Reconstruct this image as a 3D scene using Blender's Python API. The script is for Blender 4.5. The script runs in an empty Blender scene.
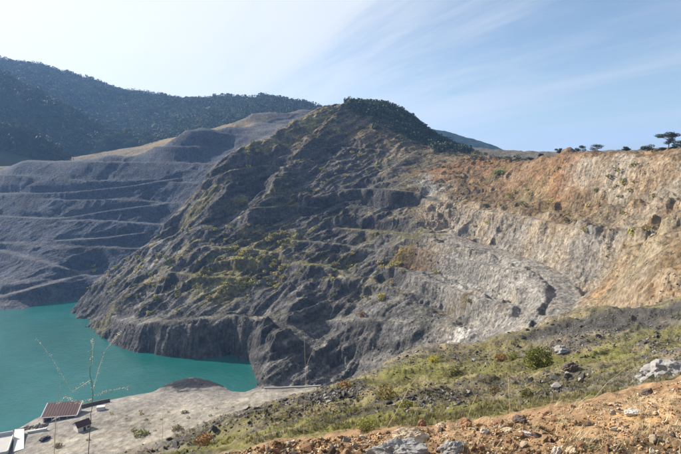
import bpy, math, random
import numpy as np
from mathutils import Vector

random.seed(7)
rng = np.random.default_rng(7)
sc = bpy.context.scene
R = math.radians

# ------------------------------------------------------------------ camera
# X right, Y forward, Z up, metres; the eye is the origin, the lake lies 110 m below it
F = 530.0            # focal length in pixels of the 681 px wide photograph
CX, CY, HZ = 340.5, 227.0, 170.0
PITCH = math.atan((CY - HZ) / F)
LAKE = -110.0
cam_d = bpy.data.cameras.new('camera')
cam = bpy.data.objects.new('camera', cam_d)
sc.collection.objects.link(cam)
cam.location = (0, 0, 0)
cam.rotation_euler = (math.pi / 2 - PITCH, 0, 0)
cam_d.sensor_width = 36.0
cam_d.lens = 36.0 * F / 681.0
cam_d.clip_start = 0.05
cam_d.clip_end = 20000
sc.camera = cam

# ------------------------------------------------------------------ sky and sun
SUN_AZ, SUN_EL = R(-63), R(31)       # azimuth from +Y towards +X
world = bpy.data.worlds.new('World')
sc.world = world
world.use_nodes = True
nt = world.node_tree
nt.nodes.clear()
N = nt.nodes.new
out = N('ShaderNodeOutputWorld')
bg = N('ShaderNodeBackground')
sky = N('ShaderNodeTexSky')
sky.sky_type = 'NISHITA'
sky.sun_disc = False
sky.sun_elevation = SUN_EL
sky.sun_rotation = SUN_AZ
sky.altitude = 300
sky.air_density = 1.0
sky.dust_density = 1.2
sky.ozone_density = 1.0
bg.inputs['Strength'].default_value = 0.066
# thin cirrus drawn on a flat layer high above: direction projected on a plane at constant height
tc = N('ShaderNodeTexCoord')
sep = N('ShaderNodeSeparateXYZ')
nt.links.new(tc.outputs['Generated'], sep.inputs[0])
def wmath(op, a, b=None, clamp=False):
    n = N('ShaderNodeMath'); n.operation = op; n.use_clamp = clamp
    for i, v in enumerate((a, b)):
        if v is None: continue
        if isinstance(v, (int, float)): n.inputs[i].default_value = v
        else: nt.links.new(v, n.inputs[i])
    return n.outputs[0]
zc = wmath('ADD', wmath('MAXIMUM', sep.outputs[2], 0.0), 0.10)
cu = wmath('DIVIDE', sep.outputs[0], zc)
cv = wmath('DIVIDE', sep.outputs[1], zc)
ca, sa = math.cos(R(-28)), math.sin(R(-28))     # the streaks run along this bearing
along = wmath('ADD', wmath('MULTIPLY', cu, sa), wmath('MULTIPLY', cv, ca))
across = wmath('SUBTRACT', wmath('MULTIPLY', cu, ca), wmath('MULTIPLY', cv, sa))
def cirrus(su, sv, seed, detail, rough, dist):
    c = N('ShaderNodeCombineXYZ')
    nt.links.new(wmath('MULTIPLY', along, su), c.inputs[0]); nt.links.new(wmath('MULTIPLY', across, sv), c.inputs[1]); c.inputs[2].default_value = seed
    t = N('ShaderNodeTexNoise'); t.inputs['Scale'].default_value = 1.0; t.inputs['Detail'].default_value = detail
    t.inputs['Roughness'].default_value = rough; t.inputs['Distortion'].default_value = dist
    nt.links.new(c.outputs[0], t.inputs['Vector']); return t.outputs['Fac']
n1 = cirrus(.22, 1.15, 17.9, 8, .6, .35)
n2 = cirrus(.16, .34, 8.2, 3, .5, .6)
# cos of the angle to the sun: thin cloud scatters forward, so the veil is brighter near it
sdir = (math.sin(SUN_AZ) * math.cos(SUN_EL), math.cos(SUN_AZ) * math.cos(SUN_EL), math.sin(SUN_EL))
dot = N('ShaderNodeVectorMath'); dot.operation = 'DOT_PRODUCT'
nt.links.new(tc.outputs['Generated'], dot.inputs[0]); dot.inputs[1].default_value = sdir
glow = wmath('POWER', wmath('MAXIMUM', dot.outputs['Value'], 0.0), 1.4)
cl = wmath('ADD', wmath('MULTIPLY', n1, 1.8), wmath('MULTIPLY', n2, 1.1))
cl = wmath('ADD', cl, wmath('MULTIPLY', glow, 0.85))
hor = wmath('POWER', wmath('SUBTRACT', 1.0, wmath('MAXIMUM', sep.outputs[2], 0.0)), 9.0)     # long path through the veil near the horizon
cl = wmath('ADD', cl, wmath('MULTIPLY', hor, 0.22))
ramp = N('ShaderNodeMapRange'); ramp.interpolation_type = 'SMOOTHSTEP'
ramp.inputs['From Min'].default_value = 1.27; ramp.inputs['From Max'].default_value = 1.95
ramp.inputs['To Min'].default_value = 0.0; ramp.inputs['To Max'].default_value = 0.95
nt.links.new(cl, ramp.inputs['Value'])
ccol = N('ShaderNodeMix'); ccol.data_type = 'RGBA'
ccol.inputs['A'].default_value = (4.4, 4.9, 5.4, 1)
ccol.inputs['B'].default_value = (8.2, 8.1, 7.9, 1)
nt.links.new(glow, ccol.inputs['Factor'])
mix = N('ShaderNodeMix'); mix.data_type = 'RGBA'
nt.links.new(ramp.outputs[0], mix.inputs['Factor'])
nt.links.new(sky.outputs[0], mix.inputs['A'])
nt.links.new(ccol.outputs['Result'], mix.inputs['B'])
nt.links.new(mix.outputs['Result'], bg.inputs['Color'])
nt.links.new(bg.outputs[0], out.inputs['Surface'])

sl = bpy.data.lights.new('sun', 'SUN')
sl.energy = 5.0
sl.angle = R(0.53)
sl.color = (1.0, 0.91, 0.78)
sun = bpy.data.objects.new('sun', sl)
sc.collection.objects.link(sun)
sun.rotation_euler = Vector(sdir).to_track_quat('Z', 'Y').to_euler()
sun.location = (-300, 160, 400)

vs = sc.view_settings
vs.view_transform = 'Standard'; vs.look = 'None'; vs.gamma = 1.0; vs.exposure = 1.15
vs.use_curve_mapping = False
cy = sc.cycles
cy.use_denoising = True
cy.max_bounces = 5; cy.diffuse_bounces = 3; cy.glossy_bounces = 2; cy.transmission_bounces = 2
cy.volume_bounces = 1; cy.transparent_max_bounces = 4
cy.use_adaptive_sampling = True; cy.adaptive_threshold = 0.012
cy.sample_clamp_indirect = 4.0

# ------------------------------------------------------------------ small tools
CP, SP = math.cos(PITCH), math.sin(PITCH)
def ray(px, py):
    """direction through a photograph pixel, scaled to Y = 1"""
    a = (px - CX) / F; b = (CY - py) / F
    y = CP + b * SP; z = -SP + b * CP
    return a / y, z / y
def P(px, py, Y):
    a, b = ray(px, py); return (a * Y, Y, b * Y)
def PZ(px, py, z):
    a, b = ray(px, py); Y = z / b; return (a * Y, Y, z)

_perm = np.random.default_rng(11).permutation(512).astype(np.int32) % 512
_perm = np.concatenate([_perm, _perm])
_gx = np.cos(np.arange(512) * 2.39996).astype(np.float32)
_gy = np.sin(np.arange(512) * 2.39996).astype(np.float32)
def perlin(x, y, seed=0):
    x = np.asarray(x, np.float32) + seed * 37.17; y = np.asarray(y, np.float32) + seed * 91.73
    xi = np.floor(x).astype(np.int32); yi = np.floor(y).astype(np.int32)
    fx = x - xi; fy = y - yi
    u = fx * fx * fx * (fx * (fx * 6 - 15) + 10); v = fy * fy * fy * (fy * (fy * 6 - 15) + 10)
    xi0 = xi & 511; xi1 = (xi + 1) & 511; yi0 = yi & 511; yi1 = (yi + 1) & 511
    def g(a, b, dx, dy):
        h = _perm[_perm[a] + b]
        return _gx[h] * dx + _gy[h] * dy
    n00 = g(xi0, yi0, fx, fy); n10 = g(xi1, yi0, fx - 1, fy)
    n01 = g(xi0, yi1, fx, fy - 1); n11 = g(xi1, yi1, fx - 1, fy - 1)
    a = n00 + u * (n10 - n00); b = n01 + u * (n11 - n01)
    return (a + v * (b - a)) * 1.5
def fbm(x, y, octaves=4, seed=0, gain=0.5):
    s = 0; a = 1.0; f = 1.0
    for o in range(octaves):
        s = s + a * perlin(x * f, y * f, seed + o * 3); a *= gain; f *= 2.03
    return s
def ridged(x, y, octaves=4, seed=0, gain=0.5):
    s = 0; a = 1.0; f = 1.0
    for o in range(octaves):
        n = 1 - np.abs(perlin(x * f, y * f, seed + o * 3)) * 1.6
        s = s + a * n * n; a *= gain; f *= 2.07
    return s
def sstep(a, b, x):
    t = np.clip((x - a) / (b - a), 0, 1); return t * t * (3 - 2 * t)

def prop(o, label=None, cat=None, group=None, kind=None):
    if label: o['label'] = label
    if cat: o['category'] = cat
    if group: o['group'] = group
    if kind: o['kind'] = kind
    return o
def link(o, parent=None):
    sc.collection.objects.link(o)
    if parent is not None: o.parent = parent
    return o
def empty(name, loc):
    o = bpy.data.objects.new(name, None); o.location = loc; o.empty_display_size = 0.2
    return link(o)
def np_mesh(name, co, faces, nside, mat, smooth=True, col=None):
    """mesh from numpy arrays; faces is (n, nside)"""
    me = bpy.data.meshes.new(name)
    co = np.ascontiguousarray(co, np.float32); faces = np.ascontiguousarray(faces, np.int32)
    me.vertices.add(len(co)); me.vertices.foreach_set('co', co.ravel())
    me.loops.add(faces.size); me.loops.foreach_set('vertex_index', faces.ravel())
    me.polygons.add(len(faces))
    me.polygons.foreach_set('loop_start', np.arange(len(faces), dtype=np.int32) * nside)
    me.polygons.foreach_set('use_smooth', np.full(len(faces), smooth))
    if col is not None:
        at = me.attributes.new('albedo', 'FLOAT_COLOR', 'POINT')
        c4 = np.ones((len(co), 4), np.float32); c4[:, :3] = col
        at.data.foreach_set('color', c4.ravel())
    me.update(calc_edges=True)
    if mat is not None: me.materials.append(mat)
    return me
# ------------------------------------------------------------------ terrain survey
# each line: zone, albedo, roughness of the ground, points.  Zones: A near slope, B lake terrace, C mountain,
# D right-hand bowl and cliffs, E far pit wall
PAL = dict(
    dg=(.075, .074, .076), g=(.12, .117, .115), lg=(.27, .26, .245), be=(.275, .25, .21), bg_=(.22, .207, .19),
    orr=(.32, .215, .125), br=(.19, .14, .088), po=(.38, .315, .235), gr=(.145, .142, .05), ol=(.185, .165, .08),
    sl=(.075, .072, .072), wl=(.060, .073, .106), fo=(.045, .06, .028), soil=(.30, .205, .13), dry=(.38, .27, .10),  # wl: far wall rock, with its blue shade and haze put into the colour
    yg=(.235, .195, .12), mud=(.16, .15, .14))
S = []   # (zone, colour, rough, [xyz])
def thick(p, zone, step=15):
    """extra survey points along a line, so that the sheet keeps it as a straight edge"""
    if zone not in 'CD': return p
    q = []
    for a, b in zip(p[:-1], p[1:]):
        L = math.dist(a, b); m = max(1, int(L / step)) if L < 120 else 1
        q += [tuple(a[k] + (b[k] - a[k]) * i / m for k in range(3)) for i in range(m)]
    return q + [p[-1]]
def line(zone, colour, rough, pts, step=15): S.append((zone, colour, rough, thick([P(*p) for p in pts], zone, step)))
def level(zone, colour, rough, z, pts, step=15): S.append((zone, colour, rough, thick([PZ(px, py, z) for px, py in pts], zone, step)))
def world_pts(zone, colour, rough, pts): S.append((zone, colour, rough, pts))

# far pit wall
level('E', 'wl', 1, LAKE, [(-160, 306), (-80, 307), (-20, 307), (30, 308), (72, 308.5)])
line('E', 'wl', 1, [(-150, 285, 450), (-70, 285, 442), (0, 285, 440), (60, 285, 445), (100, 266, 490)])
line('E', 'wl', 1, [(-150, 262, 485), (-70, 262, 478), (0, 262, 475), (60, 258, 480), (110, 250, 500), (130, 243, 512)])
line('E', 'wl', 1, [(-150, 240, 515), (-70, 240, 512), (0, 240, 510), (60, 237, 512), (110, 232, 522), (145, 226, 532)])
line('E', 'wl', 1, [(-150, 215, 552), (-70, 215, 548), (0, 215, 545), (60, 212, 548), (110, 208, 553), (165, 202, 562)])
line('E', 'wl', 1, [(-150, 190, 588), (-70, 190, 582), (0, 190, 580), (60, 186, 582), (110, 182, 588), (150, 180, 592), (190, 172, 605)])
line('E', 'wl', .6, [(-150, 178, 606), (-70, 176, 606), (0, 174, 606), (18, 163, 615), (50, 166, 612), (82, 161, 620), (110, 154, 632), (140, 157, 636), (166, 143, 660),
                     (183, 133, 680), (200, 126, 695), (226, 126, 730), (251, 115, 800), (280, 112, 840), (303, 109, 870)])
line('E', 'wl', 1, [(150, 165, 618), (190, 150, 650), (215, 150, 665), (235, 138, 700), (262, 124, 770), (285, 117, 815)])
world_pts('E', 'dry', .5, [(-420, 690, 6), (-330, 690, 4), (-260, 690, 14), (-200, 720, 40), (-140, 790, 66), (-90, 860, 88), (-30, 930, 96),
                          (-600, 700, 0), (-500, 900, 20), (-250, 900, 60), (0, 980, 100)])
# the mountain: crest of its left spur
crest = [(78, 301, 405), (95, 281, 415), (110, 268, 421), (135, 250, 431), (150, 238, 440), (165, 222, 452), (180, 205, 462), (200, 185, 475),
         (212, 166, 487), (230, 153, 500), (255, 139, 520), (280, 126, 540), (305, 113, 565), (325, 107, 580), (350, 101, 600)]
line('C', 'g', 1, crest)
back = []
for px, py, Y in crest[1:12]:
    x, y, z = P(px, py, Y); back += [(x * 1.08, y + 28, z - 22)]
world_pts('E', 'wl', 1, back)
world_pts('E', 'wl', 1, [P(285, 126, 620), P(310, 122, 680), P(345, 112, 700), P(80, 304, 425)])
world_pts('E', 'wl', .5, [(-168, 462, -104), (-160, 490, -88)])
# ... the wooded back of the crest
line('C', 'fo', .5, [(352, 104, 612), (370, 104, 620), (388, 107, 624), (402, 113, 620), (418, 124, 612), (437, 139, 603), (470, 151, 582)])
world_pts('C', 'fo', .5, [(15, 690, 60), (60, 690, 50), (110, 680, 25), (160, 680, 5), (60, 800, 30), (180, 800, -10)])
# ... cliff over the lake
level('C', 'g', 1, LAKE, [(74, 314), (79, 323), (90, 333), (110, 345), (140, 354), (170, 358.5), (200, 359), (228, 357), (246, 361), (251, 372), (253, 386)], 4)
line('C', 'g', 1, [(84, 315, 388), (115, 322, 340), (140, 326, 318), (170, 325, 309), (200, 321, 309), (228, 319, 311), (252, 321, 303), (264, 340, 284), (262, 370, 264)], 4)
line('C', 'g', .6, [(110, 313, 356), (140, 316, 335), (170, 317, 325), (200, 314, 324), (230, 312, 325), (262, 316, 316)], 6)
level('C', 'g', 1, LAKE + 3, [(262, 384), (285, 384), (310, 384), (335, 383), (360, 376)])
line('C', 'bg_', 1, [(275, 352, 274), (300, 350, 282), (330, 348, 291), (360, 350, 284), (385, 352, 272), (415, 348, 262)])
line('C', 'dg', 1, [(292, 325, 302), (330, 325, 306), (370, 325, 292), (410, 328, 276)])
line('C', 'g', 1, [(118, 296, 366), (160, 287, 360), (200, 287, 350), (240, 287, 348), (270, 292, 338), (300, 300, 325), (340, 308, 317), (380, 308, 302), (420, 312, 284)])
line('C', 'g', 1, [(130, 270, 408), (160, 256, 402), (200, 252, 383), (240, 256, 376), (280, 256, 370), (320, 260, 366), (360, 264, 362), (400, 268, 345), (430, 274, 326)])
line('C', 'dg', 1, [(172, 230, 443), (205, 217, 424), (240, 222, 412), (280, 226, 408), (320, 226, 408), (360, 226, 406), (400, 226, 392), (428, 236, 366)])
line('C', 'dg', 1, [(215, 182, 466), (245, 186, 458), (280, 191, 452), (320, 191, 456), (360, 193, 452), (392, 195, 438), (425, 198, 426)])
line('C', 'dg', 1, [(240, 162, 492), (270, 157, 502), (300, 156, 508), (340, 156, 512), (380, 156, 508), (420, 166, 488)])
line('C', 'br', 1, [(282, 133, 534), (310, 127, 548), (345, 126, 558), (380, 131, 552), (415, 146, 530), (440, 156, 508)])
# right-hand bowl: crest saddle and rim
line('D', 'br', .8, [(440, 152, 560), (470, 153, 530), (500, 158, 470), (522, 160, 425), (540, 157, 382)])
line('D', 'orr', .4, [(560, 155, 356), (590, 154.5, 330), (620, 155, 306), (650, 154.5, 286), (681, 153.5, 268), (730, 152, 255), (800, 150, 240)])
world_pts('D', 'fo', .3, [(x, y + dy, z + 0.5 - dy * .02) for (x, y, z) in [P(540, 157, 382), P(590, 155, 330), P(650, 155, 286), P(720, 153, 256)] for dy in (45, 110, 250)])
world_pts('D', 'fo', .5, [(150, 600, -6), (120, 560, 2)])
line('D', 'po', .8, [(562, 181, 338), (590, 179, 313), (620, 179, 290), (650, 179, 270), (681, 181, 250), (740, 182, 225)])
line('D', 'br', .7, [(446, 186, 428), (480, 180, 425), (510, 185, 392), (540, 190, 352), (570, 198, 318), (600, 204, 288), (630, 209, 258), (660, 205, 236), (690, 206, 214), (750, 205, 180)])
line('D', 'po', 1, [(447, 206, 396), (470, 212, 375), (500, 218, 346), (530, 225, 316), (560, 231, 287), (585, 239, 264), (605, 247, 246)], 7)
line('D', 'br', .5, [(470, 200, 395), (500, 206, 366), (530, 211, 334), (560, 217, 302), (585, 223, 280), (612, 230, 252)], 12)
line('D', 'po', 1, [(447, 229, 378), (470, 237, 356), (500, 245, 329), (530, 255, 302), (560, 264, 276), (585, 270, 258), (606, 281, 238)], 7)
line('D', 'lg', .4, [(447, 234, 366), (470, 243, 343), (500, 252, 316), (530, 262, 290), (556, 275, 267), (567, 291, 244), (562, 307, 225), (547, 317, 212)], 7)
line('D', 'lg', .6, [(440, 258, 336), (470, 262, 318), (500, 264, 303), (525, 267, 287), (540, 278, 270), (552, 291, 251), (548, 306, 233), (535, 321, 218)], 7)
line('D', 'lg', .8, [(440, 300, 292), (470, 304, 272), (500, 306, 256), (512, 328, 236), (482, 339, 240), (450, 343, 250)])
line('D', 'lg', .8, [(450, 280, 312), (485, 283, 290), (515, 288, 270)])
line('D', 'orr', 1, [(598, 296, 210), (606, 275, 226), (615, 305, 180)])
line('D', 'yg', .3, [(612, 262, 222), (632, 262, 200), (652, 256, 186)])
line('D', 'yg', .3, [(630, 280, 180)])
line('D', 'orr', .9, [(655, 272, 165), (640, 294, 150), (681, 280, 132)])
line('D', 'po', 1, [(625, 236, 226), (645, 232, 212), (660, 232, 196), (681, 240, 172), (720, 240, 150), (780, 235, 140)])
# lake bed, spit and terrace
level('B', 'mud', .2, LAKE - 9, [(-150, 350), (-60, 340), (0, 330), (0, 370), (0, 408), (40, 330), (60, 370), (90, 375), (100, 358), (150, 368), (200, 367), (232, 370), (-150, 400), (-120, 315), (-20, 316), (50, 316)])
level('B', 'mud', .2, LAKE + 1.5, [(167, 387), (178, 381), (193, 377.5), (208, 381), (220, 386)])
level('B', 'mud', .2, LAKE + 1.0, [(178, 387), (190, 386), (203, 386)])
level('B', 'bg_', .3, LAKE, [(-60, 462), (0, 438), (20, 428), (42, 416), (100, 402), (130, 396), (155, 391), (238, 391), (250, 389)])
level('B', 'bg_', .3, LAKE + 3, [(-40, 475), (10, 448), (30, 436), (60, 422), (100, 408), (150, 398), (200, 394), (245, 393)])
level('B', 'be', .3, LAKE + 6, [(262, 389), (290, 388), (318, 387)])
level('B', 'be', .3, LAKE + 5, [(60, 445), (120, 425), (180, 410), (230, 402)])
level('B', 'be', .3, LAKE + 8, [(90, 462), (140, 445), (200, 428), (260, 407), (310, 394)])
level('B', 'be', .3, LAKE + 12, [(60, 520), (140, 480), (220, 450), (290, 415), (340, 395)])
# near slope: hidden fall to the pit
world_pts('A', 'ol', .8, [(-150, 80, -78), (-110, 110, -86), (-70, 130, -90), (-20, 140, -92), (-60, 90, -56), (-30, 95, -58), (10, 110, -62), (40, 120, -62),
                         (30, 160, -80), (75, 150, -62), (55, 115, -46), (85, 115, -35), (-100, 60, -60), (-60, 50, -46), (-160, 140, -98), (130, 105, -30)])
line('A', 'mud', .8, [(140, 452, 36), (180, 440, 38), (220, 425, 42), (250, 410, 50), (285, 398, 56), (330, 386, 62), (370, 372, 70), (410, 352, 80), (440, 343, 86)])
line('A', 'ol', .9, [(440, 343, 86), (480, 348, 78), (510, 338, 80), (540, 326, 86), (575, 316, 92), (610, 312, 93), (650, 305, 95), (681, 299, 97), (740, 288, 100)])
line('A', 'gr', .7, [(200, 446, 26), (260, 432, 28), (320, 424, 28), (400, 417, 27), (460, 410, 27), (520, 400, 27), (560, 393, 26)])
line('A', 'ol', .8, [(250, 422, 38), (300, 405, 44), (350, 398, 44), (400, 392, 44), (450, 388, 44), (500, 385, 42), (550, 380, 40), (600, 376, 33)])
line('A', 'gr', .8, [(350, 385, 55), (400, 368, 63), (440, 358, 68), (480, 362, 62), (530, 366, 54), (580, 355, 56), (610, 352, 50)])
line('A', 'mud', .9, [(560, 335, 75), (600, 330, 74), (640, 322, 76), (681, 315, 78)])
line('A', 'ol', .8, [(620, 345, 58), (681, 335, 62), (740, 325, 64)])
line('A', 'bg_', .6, [(640, 372, 26), (660, 362, 28), (681, 356, 30), (720, 345, 32)])
# gravel brow at the photographer's feet
line('A', 'soil', .6, [(215, 456, 5.0), (260, 449, 5.6), (300, 440, 6.0), (350, 437, 6.3), (400, 431, 6.5), (450, 428, 6.8), (500, 420, 7.2), (560, 408, 7.5), (600, 402, 7.6), (640, 393, 7.8), (681, 380, 8.4), (740, 365, 9)])
line('A', 'soil', .6, [(200, 480, 3.8), (300, 468, 4.2), (400, 460, 4.3), (500, 458, 4.3), (600, 440, 4.8), (620, 415, 6.2), (640, 440, 4.7), (681, 425, 5.2), (740, 430, 5)])
world_pts('A', 'soil', .5, [(0, 0, -1.65), (-3, 0, -2.1), (3, 0, -1.5), (0, 2, -1.75), (-2, 2, -2.1), (2, 2, -1.7), (0, -4, -1.5), (-6, 0, -3), (6, 1, -1.7), (-3, 4, -3.1), (-6, 6, -6), (-12, 8, -10)])
world_pts('A', 'ol', .6, [P(300, 448, 11), P(400, 439, 11), P(500, 428, 11), P(560, 416, 11.5), P(640, 400, 12), P(700, 385, 13), P(220, 470, 10),
                         P(400, 425, 18), P(520, 410, 18), P(620, 388, 18), P(300, 436, 18)])

zones = 'ABCDE'
PT = np.array([p for s in S for p in s[3]], np.float64)
PZN = np.array([zones.index(s[0]) for s in S for p in s[3]])
PCOL = np.array([PAL[s[1]] for s in S for p in s[3]])
PRGH = np.array([s[2] for s in S for p in s[3]], float)
print('survey points', len(PT))
_, uq = np.unique(np.round(PT[:, :2], 2), axis=0, return_index=True)
uq = np.sort(uq); PT, PZN, PCOL, PRGH = PT[uq], PZN[uq], PCOL[uq], PRGH[uq]
n = len(PT)
D2 = ((PT[:, None, :2] - PT[None, :, :2]) ** 2).sum(-1)
CJ = np.minimum(0.03 * np.hypot(PT[:, 0], PT[:, 1]) + 0.3, .5 * np.sqrt((D2 + np.eye(n) * 1e9).min(1)))
A = np.zeros((n + 3, n + 3))
A[:n, :n] = np.sqrt(D2 + CJ[None, :] ** 2) - CJ[None, :]
A[:n, n] = 1; A[:n, n + 1:] = PT[:, :2] / 100; A[n, :n] = 1; A[n + 1:, :n] = PT[:, :2].T / 100
wts = np.linalg.solve(A + np.eye(n + 3) * 1e-9, np.concatenate([PT[:, 2], [0, 0, 0]]))
attr_src = np.concatenate([np.eye(5)[PZN], PCOL, PRGH[:, None]], 1).astype(np.float32)

# polar sheet: rows by distance, columns by bearing; rows are closer near the eye
NA = 800
AZ = np.linspace(R(-38), R(38), NA)
rr = [1.6]
while rr[-1] < 11: rr.append(rr[-1] * 1.0056 + .002)
while rr[-1] < 135: rr.append(rr[-1] * 1.0115)
while rr[-1] < 640: rr.append(rr[-1] + 0.92)
while rr[-1] < 1000: rr.append(rr[-1] * 1.004)
RR = np.array(rr); NR = len(RR)
RG, AG = np.meshgrid(RR, AZ, indexing='ij')
X = (RG * np.sin(AG)).astype(np.float32); Y = (RG * np.cos(AG)).astype(np.float32)
xs, ys = X.ravel(), Y.ravel()
Z = np.empty(len(xs), np.float32); 
p32 = PT.astype(np.float32); cj32 = CJ.astype(np.float32); w32 = wts.astype(np.float32)
wx = xs + RG.ravel().astype(np.float32) * .02 * fbm(xs / (6 + .05 * RG.ravel()), ys / (6 + .05 * RG.ravel()), 3, 5)
wy = ys + RG.ravel().astype(np.float32) * .02 * fbm(xs / (6 + .05 * RG.ravel()), ys / (6 + .05 * RG.ravel()), 3, 9)
for i in range(0, len(xs), 20000):
    j = slice(i, i + 20000)
    d2 = np.square(xs[j, None] - p32[None, :, 0]); d2 += np.square(ys[j, None] - p32[None, :, 1]); d2 += cj32 ** 2
    np.sqrt(d2, out=d2)
    if RG.ravel()[i] < 160:     # the near ground needs the full precision
        dd = np.sqrt((xs[j, None].astype(float) - PT[None, :, 0]) ** 2 + (ys[j, None].astype(float) - PT[None, :, 1]) ** 2 + CJ ** 2) - CJ
        Z[j] = dd @ wts[:n] + wts[n] + (xs[j] * wts[n + 1] + ys[j] * wts[n + 2]) / 100
        continue
    Z[j] = d2 @ w32[:n] + (w32[n] - cj32 @ w32[:n]) + (xs[j] * w32[n + 1] + ys[j] * w32[n + 2]) / 100
# ground character varies slowly: sampled on every third line and spread between
ri, ci = np.unique(np.append(np.arange(0, NR, 3), NR - 1)), np.unique(np.append(np.arange(0, NA, 3), NA - 1))
sub = (ri[:, None] * NA + ci[None, :]).ravel()
wxs, wys, rgs = wx[sub], wy[sub], RG.ravel()[sub].astype(np.float32)
AS = np.empty((len(sub), attr_src.shape[1]), np.float32)
for i in range(0, len(sub), 20000):
    j = slice(i, i + 20000)
    d2 = np.square(wxs[j, None] - p32[None, :, 0]); d2 += np.square(wys[j, None] - p32[None, :, 1]); d2 += 1e-3 * rgs[j, None] ** 2
    np.multiply(d2, d2, out=d2); np.reciprocal(d2, out=d2)
    AS[j] = (d2 @ attr_src) / d2.sum(1, keepdims=True)
AS = AS.reshape(len(ri), len(ci), -1)
k = np.clip(np.searchsorted(ri, np.arange(NR), side='right') - 1, 0, len(ri) - 2); u = ((np.arange(NR) - ri[k]) / (ri[k + 1] - ri[k])).astype(np.float32)[:, None, None]
AS = AS[k] * (1 - u) + AS[k + 1] * u
k = np.clip(np.searchsorted(ci, np.arange(NA), side='right') - 1, 0, len(ci) - 2); u = ((np.arange(NA) - ci[k]) / (ci[k + 1] - ci[k])).astype(np.float32)[None, :, None]
ATT = (AS[:, k] * (1 - u) + AS[:, k + 1] * u).reshape(NR * NA, -1)
Z = Z.reshape(NR, NA)
ZW = [ATT[:, k].reshape(NR, NA) for k in range(5)]
COL = ATT[:, 5:8].reshape(NR, NA, 3).copy()
RGH = ATT[:, 8].reshape(NR, NA)

def pick(px, py, rmin=2.0):
    """where the sight line of a photograph pixel meets the ground sheet"""
    a, b = ray(px, py)
    az = math.atan(a); k = (az - AZ[0]) / (AZ[1] - AZ[0]); k0 = int(np.clip(k, 0, NA - 2)); t = k - k0
    zc = Z[:, k0] * (1 - t) + Z[:, k0 + 1] * t
    zr = b * RR * math.cos(az)
    hit = np.nonzero((zc >= zr) & (RR > rmin))[0]
    i = hit[0] if len(hit) else NR - 1
    r = RR[i]
    if i > 0:
        d0 = zr[i - 1] - zc[i - 1]; d1 = zc[i] - zr[i]
        if d0 > 0: r = RR[i - 1] + (RR[i] - RR[i - 1]) * d0 / max(d0 + d1, 1e-6)
    return (r * math.sin(az), r * math.cos(az), b * r * math.cos(az))
def zat(x, y):
    r = math.hypot(x, y); az = math.atan2(x, y)
    i = int(np.clip(np.searchsorted(RR, r) - 1, 0, NR - 2)); u = (r - RR[i]) / (RR[i + 1] - RR[i])
    k = (az - AZ[0]) / (AZ[1] - AZ[0]); k0 = int(np.clip(k, 0, NA - 2)); t = k - k0
    u = min(max(u, 0), 1)
    return float((Z[i, k0] * (1 - t) + Z[i, k0 + 1] * t) * (1 - u) + (Z[i + 1, k0] * (1 - t) + Z[i + 1, k0 + 1] * t) * u)
TRK = np.zeros((NR, NA), np.float32)      # where a track keeps the ground even
def near_line(pts, reach):
    """distance to a plan polyline and height along it, for the part of the sheet within reach of it"""
    pts = np.array(pts, float)
    m = (X > pts[:, 0].min() - reach) & (X < pts[:, 0].max() + reach) & (Y > pts[:, 1].min() - reach) & (Y < pts[:, 1].max() + reach)
    idx = np.nonzero(m); x, y = X[idx], Y[idx]
    best = np.full(len(x), 1e9, np.float32); hz = np.zeros(len(x), np.float32)
    for (x0, y0, z0), (x1, y1, z1) in zip(pts[:-1], pts[1:]):
        dx, dy = x1 - x0, y1 - y0; L = dx * dx + dy * dy + 1e-9
        t = np.clip(((x - x0) * dx + (y - y0) * dy) / L, 0, 1)
        d = np.hypot(x - x0 - t * dx, y - y0 - t * dy)
        k = d < best
        best[k] = d[k]; hz[k] = (z0 + t * (z1 - z0))[k]
    return idx, best, hz
def dense(pts, n=8):
    q = []
    for a, b in zip(pts[:-1], pts[1:]):
        q += [tuple(a[k] + (b[k] - a[k]) * i / n for k in range(2)) for i in range(n)]
    return q + [tuple(pts[-1])]
def smooth_z(p3, it=6):
    z = np.array([p[2] for p in p3])
    for _ in range(it):
        z[1:-1] = .25 * z[:-2] + .5 * z[1:-1] + .25 * z[2:]
    return [(p[0], p[1], zz) for p, zz in zip(p3, z)]
def track(pix, half, edge, colour=None, strength=0.7, cut=True):
    """a level bench or track cut along the slope through these photograph points"""
    p3 = [P(*q) for q in pix] if len(pix[0]) == 3 else smooth_z([pick(*q) for q in dense(pix)])
    idx, d, hz = near_line(p3, (half + edge) * 1.5 + 2)
    w = 1 - sstep(half, half + edge, d)
    if cut:
        TRK[idx] = np.maximum(TRK[idx], w)
        Z[idx] = Z[idx] * (1 - w) + hz * w
    if colour is not None:
        wob = perlin(X[idx] / 3.1, Y[idx] / 3.1, 21) * .35
        k = (strength * (1 - sstep(half * .7, half * 1.25, d + wob * half)))[..., None]
        COL[idx] = COL[idx] * (1 - k) + np.array(PAL.get(colour, colour)) * k
def patch(px, py, rx, ry, colour, strength=.8, ang=0, seed=0):
    """an uneven patch of another ground around a photograph point; rx, ry in metres"""
    x, y, _ = pick(px, py)
    c, s = math.cos(ang), math.sin(ang)
    m = max(rx, ry)
    i = np.nonzero((np.abs(X - x) < 2.2 * m) & (np.abs(Y - y) < 2.2 * m))
    xx, yy = X[i], Y[i]
    u = ((xx - x) * c + (yy - y) * s) / rx; v = (-(xx - x) * s + (yy - y) * c) / ry
    zz = Z[i]
    d = np.hypot(u, v) + .75 * fbm((xx + .6 * zz) / (m * .5), (yy + .8 * zz) / (m * .5), 5, 31 + seed, .65)
    k = (strength * (1 - sstep(.6, 1.3, d)))[..., None]
    COL[i] = COL[i] * (1 - k) + np.array(PAL.get(colour, colour)) * k

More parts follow.
